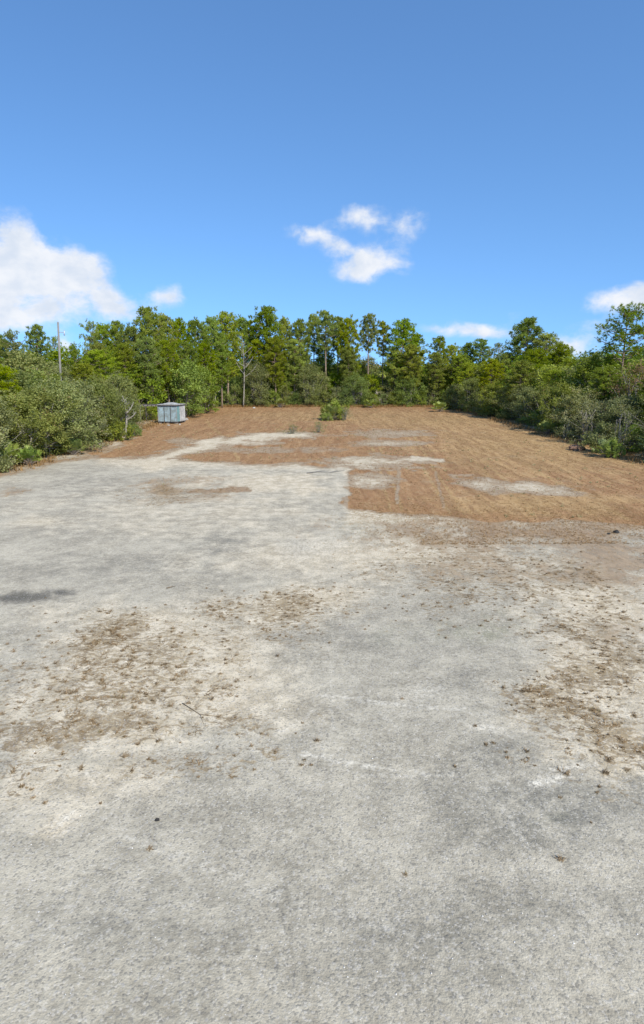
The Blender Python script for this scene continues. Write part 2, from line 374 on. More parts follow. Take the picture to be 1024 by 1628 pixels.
gm, t, o = new_mat('sandy_ground')
co = t.node('ShaderNodeTexCoord').outputs['Object']
a1 = t.node('ShaderNodeAttribute', attribute_name='cover'); s1 = t.node('ShaderNodeSeparateColor'); t.l.new(a1.outputs['Color'], s1.inputs[0])
a2 = t.node('ShaderNodeAttribute', attribute_name='marks'); s2 = t.node('ShaderNodeSeparateColor'); t.l.new(a2.outputs['Color'], s2.inputs[0])
mB, mC, mT, mD = s1.outputs[0], s1.outputs[1], s1.outputs[2], a1.outputs['Alpha']
mDarkStreak, mW, mMoss, mY = s2.outputs[0], s2.outputs[1], s2.outputs[2], a2.outputs['Alpha']
n_big = t.noise(co, .35, 5, .6); n_mid = t.noise(co, 1.6, 6, .65); n_fin = t.noise(co, 9, 5, .7); n_grn = t.noise(co, 45, 3, .7)
n_st = t.noise(t.v('MULTIPLY', co, (1, .45, 1)), 2.4, 6, .7)
g = t.mix(t.step(t.m('ADD', t.m('MULTIPLY', n_big, .5), t.m('MULTIPLY', n_mid, .5)), .38, .62), (.258, .232, .176), (.432, .392, .302))
g = t.mix(t.m('MULTIPLY', t.step(n_fin, .35, .7), .45), g, (.43, .40, .32))
g = t.mix(t.m('MULTIPLY', mD, t.step(t.m('ADD', n_mid, t.m('MULTIPLY', n_fin, .5)), .55, .95, 1.0, .3)), g, (.155, .148, .122))
cr = t.mix(t.step(n_mid, .35, .65), (.43, .36, .245), (.585, .515, .385))
g = t.mix(t.m('MULTIPLY', t.step(t.m('ADD', mC, t.m('MULTIPLY', t.m('ADD', t.m('SUBTRACT', n_mid, .5), t.m('MULTIPLY', t.m('SUBTRACT', n_fin, .5), .7)), .9)), .05, .85), .92), g, cr)
g = t.mix(t.m('MULTIPLY', mMoss, t.step(n_st, .4, .65, 0, .6)), g, (.21, .215, .13))
# mown dead grass
streak = t.noise(t.v('MULTIPLY', co, (1, .07, 1)), 1.9, 5, .6)
streak2 = t.noise(t.v('MULTIPLY', t.v('ADD', co, t.v('MULTIPLY', t.noise(co, .08, 2, .5, 0, 1), (2.5, 2, 0))), (1, .06, 1)), .9, 5, .65)
br = t.mix(t.step(t.m('ADD', t.m('MULTIPLY', streak, .5), t.m('MULTIPLY', streak2, .5)), .38, .62), (.200, .104, .043), (.390, .240, .110))
br = t.mix(t.step(mY, .25, .0, 0, .45), br, (.235, .105, .042))
br = t.mix(t.m('MULTIPLY', mY, .55), br, t.mix(t.step(n_mid, .3, .7), (.285, .185, .066), (.40, .280, .110)))
br = t.mix(t.m('MULTIPLY', t.step(n_fin, .5, .75), .35), br, (.135, .078, .033))
br = t.mix(t.m('MULTIPLY', t.step(t.noise(co, 4.5, 6, .8), .52, .66), .6), br, (.36, .27, .15))
mot = t.noise(t.v('MULTIPLY', co, (1, .22, 1)), 2.0, 6, .75)
br = t.mix(t.m('MULTIPLY', t.step(mot, .52, .68), .45), br, (.46, .325, .175))
br = t.mix(t.m('MULTIPLY', t.step(mot, .50, .36), .5), br, (.165, .078, .033))
br = t.mix(t.m('MULTIPLY', t.step(n_big, .56, .72), .55), br, (.28, .20, .115))
br = t.mix(t.step(mB, .97, .80), br, t.mix(t.step(n_st, .35, .65), (.200, .140, .088), (.33, .25, .165)))
fb = t.step(t.m('ADD', mB, t.m('MULTIPLY', t.m('SUBTRACT', t.m('ADD', t.m('MULTIPLY', n_st, .5), t.m('MULTIPLY', n_fin, .5)), .5), 2.4)), .22, .82)
fb = t.m('MULTIPLY', fb, t.step(mB, 0.04, .2))
g = t.mix(t.m('MULTIPLY', fb, .93), g, br)
# crumbs of dead leaves in the sand
sp = t.noise(t.v('MULTIPLY', t.v('ADD', co, t.v('MULTIPLY', t.noise(co, 2, 2, .5, 0, 1), (.6, .6, 0))), (.75, 1.2, 1)), 6.0, 6, .72)
fs = t.m('MULTIPLY', t.step(t.m('ADD', sp, t.m('MULTIPLY', t.m('MINIMUM', mT, .72), .27)), .58, .70), t.step(mT, .05, .3))
g = t.mix(t.m('MULTIPLY', fs, .8), g, t.mix(t.step(n_st, .4, .6), (.175, .125, .065), (.28, .215, .125)))
# scuffs, dark streak
g = t.mix(t.m('MULTIPLY', mW, t.step(n_fin, .38, .62, .10, .80)), g, (.64, .60, .50))
g = t.mix(t.m('MULTIPLY', t.step(t.m('ADD', mDarkStreak, t.m('MULTIPLY', t.m('SUBTRACT', n_st, .5), 1.4)), .15, .9), .85), g, (.085, .08, .066))
# gravel grains
vo = t.node('ShaderNodeTexVoronoi', feature='F1'); t.put(vo.inputs['Vector'], co); vo.inputs['Scale'].default_value = 34
vc = t.node('ShaderNodeSeparateColor'); t.l.new(vo.outputs['Color'], vc.inputs[0])
notb = t.m('SUBTRACT', 1, fb)
g = t.mix(t.m('MULTIPLY', t.m('MULTIPLY', t.m('GREATER_THAN', vc.outputs[0], .86), notb), .42), g, (.11, .11, .105))
g = t.mix(t.m('MULTIPLY', t.m('MULTIPLY', t.m('GREATER_THAN', vc.outputs[1], .88), notb), .28), g, (.52, .50, .46))
gr = t.m('ADD', t.m('MULTIPLY', n_grn, .42), t.m('ADD', .53, t.m('MULTIPLY', t.noise(co, 110, 2, .6), .55)))
gr = t.m('MULTIPLY', gr, t.m('ADD', .72, t.m('MULTIPLY', n_fin, .56)))
g = t.v('MULTIPLY', g, t.comb(gr, gr, gr))
b = t.node('ShaderNodeBsdfPrincipled'); t.put(b.inputs['Base Color'], g); b.inputs['Roughness'].default_value = .95
b.inputs['Specular IOR Level'].default_value = .15
bp = t.node('ShaderNodeBump'); bp.inputs['Strength'].default_value = .75; bp.inputs['Distance'].default_value = .035
hgt = t.m('ADD', t.m('MULTIPLY', n_fin, .9), t.m('ADD', t.m('MULTIPLY', n_grn, .25), t.m('MULTIPLY', vo.outputs['Distance'], -.2)))
hgt = t.m('ADD', hgt, t.m('MULTIPLY', fb, t.m('MULTIPLY', streak, .35)))
t.put(bp.inputs['Height'], hgt); t.l.new(bp.outputs[0], b.inputs['Normal'])
t.l.new(b.outputs[0], o.inputs[0])
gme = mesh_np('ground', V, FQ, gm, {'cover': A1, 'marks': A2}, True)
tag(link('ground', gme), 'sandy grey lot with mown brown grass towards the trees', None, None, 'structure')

# ------------------------------------------------------------------ ground litter (uncountable)
def sampler(arr):
    def f(x, y):
        i = np.clip(np.searchsorted(Y, y)-1, 0, ny-1); j = np.clip(np.searchsorted(X, x)-1, 0, nx-1)
        return arr[i, j]
    return f
S_tuft, S_brown, S_cream = sampler(tuft), sampler(brown), sampler(cream)

def blades(cx, cy, n_per, L, W, rise, col_attr=None, curl=0.0):
    """flat-lying or upright grass blades, triangles; arrays of centres"""
    N = len(cx); c = np.repeat(np.stack([cx, cy], -1), n_per, 0); K = N*n_per
    sz = np.repeat(L, n_per)*rng.uniform(.5, 1.15, K)
    a = rng.uniform(0, 2*np.pi, K); el_ = rng.uniform(rise[0], rise[1], K)
    off = rng.normal(0, 1, (K, 2))*(sz*.28)[:, None]
    base = c+off; bz = ground_z(base[:, 0], base[:, 1])-.004
    d = np.stack([np.cos(a)*np.cos(el_), np.sin(a)*np.cos(el_), np.sin(el_)], -1)
    s = np.stack([-np.sin(a), np.cos(a), np.zeros(K)], -1)*(W*rng.uniform(.6, 1.4, K))[:, None]
    b0 = np.column_stack([base, bz])
    v = np.stack([b0-s, b0+s, b0+d*(sz*.6)[:, None]+s*.7+np.array([0, 0, .004]), b0+d*sz[:, None]*np.array([1, 1, 1-curl])], 1).reshape(-1, 3)
    f = (np.arange(K)[:, None]*4+np.arange(4)[None, :])
    f = f[:, [0, 1, 2, 3]]
    at = np.repeat(np.clip(np.repeat(rng.uniform(0, 1, N), n_per)*.6+rng.uniform(0, .4, K), 0, 1), 4)
    return v, f, at

M['dead'] = leaf_mat('dead_grass', (.145, .100, .045), (.27, .19, .095), (.17, .17, .062), .10, .1, .4)
M['straw'] = leaf_mat('dry_straw', (.21, .125, .052), (.35, .235, .110), (.16, .085, .035), .15, .15, .4)
# tufts on the sand
n = 90000; tx = rng.uniform(-14, 18, n); ty = rng.uniform(7, 36, n)
acc = rng.uniform(0, 1, n) < np.clip(S_tuft(tx, ty)*1.3-.12, 0, 1)**1.5 * (.05+.95*sstep(fbm(tx/.8, ty/1.0, 77, 3), .46, .62)) * .42
tx, ty = tx[acc], ty[acc]; print('tufts', len(tx))
v, f, at = blades(tx, ty, 16, rng.uniform(.05, .13, len(tx))*rng.choice([1, 1, 1.5], len(tx)), .006, (0.05, .45))
tag(link('dead_grass_tufts', mesh_np('dead_grass_tufts', v, f, M['dead'], {'leaf': at})), 'small flattened brown dead grass tufts scattered over the pale sand', 'dead grass', None, 'stuff')
n = 19000; tx = rng.uniform(-14, 18, n); ty = rng.uniform(7, 36, n)
acc = rng.uniform(0, 1, n) < np.clip(S_tuft(tx, ty)*1.5, 0, 1)*np.where(ty < 18, .48, .48*np.exp(-(ty-18)/4.5))+.008*(ty < 17); tx, ty = tx[acc], ty[acc]; print('clumps', len(tx))
v, f, at = blades(tx, ty, 34, rng.uniform(.02, .085, len(tx))*rng.choice([.7, 1, 1.4], len(tx)), .0065, (0.1, 1.1))
tag(link('dead_grass_clumps', mesh_np('dead_grass_clumps', v, f, M['dead'], {'leaf': at})), 'compact little dead grass clumps dotted singly over the pale sand', 'dead grass', None, 'stuff')
# stubble on the mown field
n = 60000; yy = 25.5+104*rng.uniform(0, 1, n)**1.7; xx = rng.uniform(-22, 26, n)
acc = (S_brown(xx, yy) > .5+rng.uniform(-.2, .2, n)); xx, yy = xx[acc], yy[acc]
L = rng.uniform(.06, .16, len(xx))*(1+yy/110); v, f, at = blades(xx, yy, 5, L*.8, .010, (.1, .7))
tag(link('mown_stubble', mesh_np('mown_stubble', v, f, M['straw'], {'leaf': at})), 'short brown mown stubble covering the back of the lot', 'dry grass', None, 'stuff')
# taller straw along the foot of the trees
n = 3400
q = rng.uniform(0, 1, n); xx = np.where(q < .75, rng.uniform(-20, 25, n), np.where(q < .87, -22.2+rng.normal(0, .8, n), 25.2+rng.normal(0, .6, n)))
yy = np.where(q < .75, 129.2+rng.normal(0, 1.0, n), np.where(q < .87, rng.uniform(44, 128, n), rng.uniform(46, 128, n)))
v, f, at = blades(xx, yy, 9, rng.uniform(.15, .5, n)*(1+yy/260), .02, (.5, 1.5))
tag(link('tall_dry_grass', mesh_np('tall_dry_grass', v, f, M['straw'], {'leaf': at})), 'taller straw coloured grass fringing the foot of the trees', 'dry grass', None, 'stuff')
n = 9000; qx = rng.uniform(560, 1100, n)+rng.normal(0, 22, n); qy = 806+rng.exponential(26, n)+(fbm(qx/30, qx*0, 9, 3)-.5)*26+rng.normal(0, 5, n)
g_ = np.array([gpt(a_, b_) for a_, b_ in zip(qx, qy)]); xx, yy = g_[:, 0], g_[:, 1]
v, f, at = blades(xx, yy, 6, rng.uniform(.03, .09, n), .006, (.05, .6))
tag(link('straw_fringe', mesh_np('straw_fringe', v, f, M['straw'], {'leaf': at})), 'loose dead straw thinning out from the mown field over the sand', 'dry grass', None, 'stuff')
M['weed'] = leaf_mat('weed_leaves', (.26, .22, .10), (.38, .32, .15), (.28, .22, .10), .25, .2, .4)
n = 1500; yy = 30+98*rng.uniform(0, 1, n)**1.2; xx = rng.uniform(-21, 25, n); acc = fbm(xx/5, yy/7, 31, 3)+rng.uniform(-.12, .12, n) > .55; acc &= S_brown(xx, yy) > .7; xx, yy = xx[acc], yy[acc]
v, f, at = blades(xx, yy, 14, rng.uniform(.08, .24, len(xx)), .014, (.3, 1.4))
tag(link('field_weeds', mesh_np('field_weeds', v, f, M['weed'], {'leaf': at})), 'small green and straw coloured weeds coming up through the mown field', 'weeds', None, 'stuff')
# leaf litter under the thickets
n = 26000; sd_ = rng.uniform(0, 1, n) < .5
xx = np.where(sd_, -22-rng.uniform(0, 16, n), 26+rng.uniform(0, 16, n)); yy = rng.uniform(36, 135, n)
v, f, at = blades(xx, yy, 5, rng.uniform(.15, .4, n), .03, (.1, .9))
tag(link('leaf_litter', mesh_np('leaf_litter', v, f, M['dead'], {'leaf': at})), 'brown leaf litter and weeds on the ground under the thickets', 'leaf litter', None, 'stuff')
# loose gravel
n = 7000; sx = rng.uniform(-9, 10, n); sy = 2+15*rng.uniform(0, 1, n)**1.2
acc = rng.uniform(0, 1, n) < (.35+.9*sampler(dark)(sx, sy)); sx, sy = sx[acc], sy[acc]; n = len(sx)
r = np.clip(rng.lognormal(-4.75, .35, n), .004, .028)
octv = np.array([(1, 0, 0), (0, 1, 0), (-1, 0, 0), (0, -1, 0), (0, 0, 1), (0, 0, -1)], float)
octf = np.array([(0, 1, 4), (1, 2, 4), (2, 3, 4), (3, 0, 4), (1, 0, 5), (2, 1, 5), (3, 2, 5), (0, 3, 5)])
vv = octv[None]*(rng.uniform(.6, 1.3, (n, 6, 3)))*r[:, None, None]; vv[:, :, 2] *= .7
an = rng.uniform(0, 6.28, n); ca, sa = np.cos(an)[:, None], np.sin(an)[:, None]
vv = np.stack([vv[:, :, 0]*ca-vv[:, :, 1]*sa, vv[:, :, 0]*sa+vv[:, :, 1]*ca, vv[:, :, 2]], -1)
vv += np.stack([sx, sy, ground_z(sx, sy)+r*.25], -1)[:, None]
ff = (octf[None]+(np.arange(n)*6)[:, None, None]).reshape(-1, 3)
m, t, o = new_mat('gravel_stone'); at_ = t.node('ShaderNodeAttribute', attribute_name='leaf').outputs['Fac']
rp = t.node('ShaderNodeValToRGB'); t.put(rp.inputs[0], at_)
rp.color_ramp.elements[0].color = (.16, .16, .155, 1); rp.color_ramp.elements[1].color = (.72, .70, .65, 1); e = rp.color_ramp.elements.new(.55); e.color = (.40, .39, .37, 1)
b = t.node('ShaderNodeBsdfPrincipled'); t.put(b.inputs['Base Color'], rp.outputs[0]); b.inputs['Roughness'].default_value = .9; t.l.new(b.outputs[0], o.inputs[0]); M['stone'] = m
tag(link('gravel', mesh_np('gravel', vv.reshape(-1, 3), ff, m, {'leaf': np.repeat(rng.uniform(0, 1, n), 6)})), 'fine loose gravel and shell bits on the near sand', 'gravel', None, 'stuff')

# ------------------------------------------------------------------ trees
def leaf_quads(c, size, up=.35, asp=.55, att=None):
    """rhombic leaves at centres c"""
    K = len(c); nrm = rng.normal(0, 1, (K, 3)); nrm[:, 2] += up*2*np.sign(rng.uniform(-.1, 1, K)); nrm /= np.linalg.norm(nrm, axis=1)[:, None]
    r_ = rng.normal(0, 1, (K, 3)); tn = np.cross(nrm, r_); tn /= np.linalg.norm(tn, axis=1)[:, None]; bt = np.cross(nrm, tn)
    s = (size*rng.uniform(.6, 1.35, K))[:, None]
    v = np.stack([c-tn*s*.5, c+bt*s*.5*asp, c+tn*s*.5, c-bt*s*.5*asp], 1).reshape(-1, 3)
    return v, np.arange(K*4).reshape(-1, 4), np.repeat(att, 4)

def limb_path(a, b, sag, nseg=5):
    a = Vector(a); b = Vector(b); pts = []
    L = (b-a).length; j = Vector((random.uniform(-1, 1), random.uniform(-1, 1), random.uniform(-.3, .3)))*L*.09
    for i in range(nseg+1):
        s = i/nseg; p = a.lerp(b, s)+j*math.sin(math.pi*s); p.z -= sag*L*math.sin(math.pi*s)
        pts.append(p)
    return pts

def pine_meshes(seed, H, W, crown0, ncl, ntuft, sparse, mat, shape='dome'):
    """H height, W crown width, crown0 fraction of height where the crown starts"""
    global rng
    random.seed(seed); rng = np.random.default_rng(seed)
    mb = MB(); lx, ly = random.uniform(-.5, .5), random.uniform(-.5, .5)
    def tp(s): return Vector((lx*math.sin(s*2.6)*.9, ly*math.sin(s*2.1+.4)*.9-ly*.35, H*s))
    ss = [i/10 for i in range(11)]
    mb.tube([tp(s*.97) for s in ss], [(.0125*H)*(1-.86*s)+.012 for s in ss], 7)
    cl = []
    for i in range(ncl):
        s = (i+random.random())/ncl; hz = crown0+(1-crown0)*s**.9
        a = i*2.399+random.uniform(-.5, .5)
        if shape == 'dome': prof = math.sqrt(max(0, 1-((s-.32)/.70)**2)) if s > .32 else .55+.45*s/.32
        else: prof = .95-.45*abs(s-.45)-(.3 if s > .85 else 0)
        r_ = W/2*prof*random.uniform(.72, 1.08)
        st = tp(max(.1, hz-.05*(1-s)-.03)); rise_ = r_*random.uniform(.12, .5)
        en = Vector((st.x+math.cos(a)*r_, st.y+math.sin(a)*r_, min(st.z+rise_, H*1.0)))
        if shape == 'dome': en.z = min(en.z, H*(1-.30*(1-crown0)*(r_/(W/2))**2))
        path = limb_path(st, en, .08, 4)
        mb.tube(path, [.004*H*(1-.75*k/4)+.008 for k in range(5)], 5, False)
        for f_ in ((.45, .7, .95) if r_ > W*.28 else (.6, .95)):
            if random.random() < sparse: continue
            p = path[0].lerp(path[-1], f_) if f_ > 1 else path[min(4, int(round(f_*4)))]
            for q in range(2):
                off = Vector((random.gauss(0, 1), random.gauss(0, 1), random.gauss(.25, .45)))*W*.075
                cl.append((p+off, random.uniform(.6, 1.1)*W*.085, random.random()))
                if random.random() < .5: mb.tube([p, p+off*.9], [.014, .008], 4, False)
    for k in range(int(4+ncl*.12)):
        s = tp(1.0)+Vector((random.gauss(0, 1)*W*.09, random.gauss(0, 1)*W*.09, -random.uniform(.0, .07)*H*(1-crown0)*1.6)); cl.append((s, W*.08, random.random()))
    C_, Rr, At = np.array([tuple(c[0]) for c in cl]), np.array([c[1] for c in cl]), np.array([c[2] for c in cl])
    # needle tufts: thin rays from a point
    K = len(C_)*ntuft; idx = np.repeat(np.arange(len(C_)), ntuft)
    dir_ = rng.normal(0, 1, (K, 3)); dir_ /= np.linalg.norm(dir_, axis=1)[:, None]
    pos = C_[idx]+dir_*(Rr[idx]*rng.uniform(.15, 1.0, K)**.7)[:, None]*np.array([1, 1, .72])
    NN = 13; idn = np.repeat(np.arange(K), NN); Kn = K*NN
    d = rng.normal(0, 1, (Kn, 3))+dir_[idn]*.9+np.array([0, 0, .35]); d /= np.linalg.norm(d, axis=1)[:, None]
    s = np.cross(d, rng.normal(0, 1, (Kn, 3))); s /= np.linalg.norm(s, axis=1)[:, None]
    L_ = rng.uniform(.20, .36, Kn)*(H/15)**.5
    b0 = pos[idn]; v = np.stack([b0-s*.032, b0+s*.032, b0+d*L_[:, None]], 1).reshape(-1, 3)
    f_ = np.arange(Kn*3).reshape(-1, 3); at_ = np.repeat(np.clip(At[idx][idn]*.75+rng.uniform(0, .25, Kn), 0, 1), 3)
    return mb, mesh_np('pine_crown', v, f_, mat, {'leaf': at_})

def broad_meshes(seed, H, W, low, ncl, nleaf, lsize, stems, mat, bark, lump=.35, flat=.75, upn=.3):
    global rng
    random.seed(seed); rng = np.random.default_rng(seed)
    mb = MB(); cl = []
    stem_tops = []
    for k in range(stems):
        a = k*6.283/stems+random.uniform(-.5, .5); r0 = .12*W*(stems > 1)*random.uniform(.3, 1); r1 = W*.26*random.uniform(.4, 1)
        top = Vector((math.cos(a)*r1, math.sin(a)*r1, H*random.uniform(.62, .85)))
        path = limb_path((math.cos(a)*r0, math.sin(a)*r0, -.15), top, -.04, 6)
        rr = H*.013*random.uniform(.8, 1.2)/math.sqrt(stems)*1.3
        mb.tube(path, [rr*(1-.8*i/6)+.01 for i in range(7)], 6); stem_tops.append(path)
    ph = random.uniform(0, 6)
    for i in range(ncl):
        # points on a lumpy ellipsoid from low to H
        z = random.random()**.85; a = i*2.399+random.uniform(-.4, .4)
        lumpf = 1+lump*math.sin(3*a+ph+z*4)*.5+lump*(random.random()-.5)
        zz = low+(1-low)*z
        pr = math.sqrt(max(.03, 1-((z-.36)/.66)**2)) if z > .36 else .72+.28*z/.36
        rad = W/2*pr*lumpf*(random.uniform(.62, 1.0) if random.random() < .8 else random.uniform(.1, .6))
        p = Vector((math.cos(a)*rad, math.sin(a)*rad, H*zz*(1+.10*lump*math.sin(2*a+ph*2))-.03*H))
        cl.append((p, W*random.uniform(.065, .12), random.random()))
        if i % 2 == 0:
            path = random.choice(stem_tops); s0 = path[min(6, max(1, int(6*zz*random.uniform(.5, .9))))]
            if s0.z < p.z+.4*H: mb.tube(limb_path(s0, p, -.05, 3), [H*.0035+.008, H*.0028+.006, H*.002+.005, .006], 4, False)
    C_, Rr, At = np.array([tuple(c[0]) for c in cl]), np.array([c[1] for c in cl]), np.array([c[2] for c in cl])
    idx = np.repeat(np.arange(len(C_)), nleaf); K = len(idx)
    d = rng.normal(0, 1, (K, 3)); d /= np.linalg.norm(d, axis=1)[:, None]
    pos = C_[idx]+d*(Rr[idx]*rng.uniform(.1, 1.25, K)**.6)[:, None]*np.array([1, 1, flat])
    sprig = rng.uniform(0, 1, K) < .22          # loose sprigs standing out of the clumps
    ns = 5; dk = rng.normal(0, 1, (len(C_)*ns, 3)); dk[:, 2] = np.abs(dk[:, 2])*1.1+.2; dk /= np.linalg.norm(dk, axis=1)[:, None]
    pos[sprig] = (C_[idx]+dk[idx*ns+rng.integers(0, ns, K)]*(Rr[idx]*rng.uniform(.5, 2.1, K))[:, None]+rng.normal(0, lsize*.25, (K, 3)))[sprig]
    pos[:, 2] = np.maximum(pos[:, 2], rng.uniform(.05, .3, K))
    v, f_, at_ = leaf_quads(pos, lsize, upn, .6, np.clip(At[idx]*.7+rng.uniform(0, .3, K), 0, 1))
    return mb, mesh_np('crown', v, f_, mat, {'leaf': at_})

def place_tree(pr, x, y, rz, sxy, sz, label, cat, group=None, tilt=(0, 0)):
    name, tr, cr_ = pr
    e = empty(name, (x, y, gz(x, y)-.05), rz); e.scale = (sxy, sxy, sz); e.rotation_euler = (tilt[0], tilt[1], rz)
    link('trunk', tr, e); link('crown', cr_, e)
    tag(e, label, cat, group); return e

def proto(name, mb, crown_me, bark):
    tr = bpy.data.meshes.new('trunk'); tr.from_pydata(mb.V, [], mb.Fq); tr.update(); tr.materials.append(bark)
    for p in tr.polygons: p.use_smooth = True
    return (name, tr, crown_me)
def palmetto_meshes(seed, nf, Rr, hgt):
    global rng
    rng = np.random.default_rng(seed); random.seed(seed); mb = MB(); VV = []; FF = []; AA = []
    for i in range(nf):
        a = i*2.399+random.uniform(-.4, .4); e_ = random.uniform(.35, 1.35); L_ = Rr*random.uniform(.6, 1.0)
        d = Vector((math.cos(a)*math.cos(e_), math.sin(a)*math.cos(e_), math.sin(e_))); tip = d*L_; tip.z *= hgt/Rr
        mb.tube([(0, 0, 0), tuple(tip*.5+Vector((0, 0, .06))), tuple(tip)], [.02, .015, .010], 4, False)
        side = Vector((-math.sin(a), math.cos(a), 0)); up_ = d.cross(side); av = random.random()
        for k in range(15):
            w_ = (k-7)/7*1.75; bd = (d*math.cos(w_)+side*math.sin(w_)).normalized(); bl = random.uniform(.42, .6)*(1-.25*abs(w_)/1.75)
            ww = (side*math.cos(w_)-d*math.sin(w_))*.034; dr = Vector((0, 0, -.10*random.random())); b0 = len(VV)
            VV += [tuple(tip), tuple(tip+bd*bl*.55+ww), tuple(tip+bd*bl+dr), tuple(tip+bd*bl*.55-ww)]
            FF.append((b0, b0+1, b0+2, b0+3)); AA += [min(1, av*.8+random.random()*.2)]*4
    return mb, mesh_np('fronds', np.array(VV), np.array(FF), M['palm'], {'leaf': np.array(AA)})
P_ = {}
for i in range(3):
    mb, cm_ = palmetto_meshes(880+i, 34, 1.25, 1.35); mb.tube([(0, 0, -.1), (0, 0, .12)], [.12, .09], 7); P_['F%d' % i] = (mb, cm_)
for i in range(3): P_['F%d' % i] = proto('palmetto', P_['F%d' % i][0], P_['F%d' % i][1], M['bark'])
for i in range(3):      # small round-headed pines on long bare trunks
    mb, cm_ = pine_meshes(100+i, 15, 4.2, .66, 30, 9, .05, M['pine_b'] if i == 1 else M['pine_a']); P_['A%d' % i] = proto('pine_tree', mb, cm_, M['bark_red'])
for i in range(4):      # dense pines with deep crowns
    mb, cm_ = pine_meshes(200+i, 15, 5.4, .38, 62, 10, .04, M['pine_a'] if i != 2 else M['pine_b']); P_['B%d' % i] = proto('pine_tree', mb, cm_, M['bark_red'])
for i in range(3):      # open, ragged pines
    mb, cm_ = pine_meshes(300+i, 15, 7.0, .50, 40, 9, .28, M['pine_b'], 'open'); P_['C%d' % i] = proto('pine_tree', mb, cm_, M['bark_red'])
for i in range(4):      # far oaks
    mb, cm_ = broad_meshes(400+i, 9, 6.5, .10, 110, 75, .27, 3, M['oak_green'] if i != 3 else M['oak_grey'], None); P_['O%d' % i] = proto('oak_tree', mb, cm_, M['bark'])
for i in range(5):      # grey-green scrub oaks, finer leaves
    mb, cm_ = broad_meshes(500+i, 7, 5.6, .02, 150, 120, .17, 5, M['oak_grey'] if i != 2 else M['oak_mid'], None, .5); P_['S%d' % i] = proto('scrub_oak', mb, cm_, M['bark_pale'])
for i in range(3):      # low edge bushes
    mb, cm_ = broad_meshes(600+i, 3, 3.6, .0, 80, 80, .16, 5, [M['oak_mid'], M['oak_grey'], M['oak_mid']][i], None, .5); P_['L%d' % i] = proto('bush', mb, cm_, M['bark'])
mb, cm_ = broad_meshes(650, 1.5, 2.6, .0, 60, 70, .12, 4, M['lime'], None, .5); P_['lime'] = proto('bush', mb, cm_, M['bark'])
for i in range(2):      # wispy sage grey shrubs
    mb, cm_ = broad_meshes(660+i, 4, 3.0, .05, 60, 42, .11, 7, M['sage'], None, .9, 1.6); P_['W%d' % i] = proto('shrub', mb, cm_, M['bark_pale'])
mb, cm_ = broad_meshes(670, 6, 4.6, .05, 70, 40, .14, 5, M['rust'], None, .6); P_['R0'] = proto('scrub_oak', mb, cm_, M['bark_pale'])
mb, cm_ = broad_meshes(675, 6.5, 5.0, .04, 80, 70, .15, 7, M['sage'], None, .9); P_['R1'] = proto('scrub_oak', mb, cm_, M['bark_pale'])
mb, cm_ = broad_meshes(661, 6.5, 5.0, .05, 90, 60, .12, 8, M['oak_grey'], None, .9, 1.2); P_['W1'] = proto('scrub_oak', mb, cm_, M['bark_pale'])
mb, cm_ = broad_meshes(668, 4, 3.0, .05, 60, 42, .11, 7, M['sage'], None, .9, 1.6); P_['W2'] = proto('shrub', mb, cm_, M['bark_pale'])

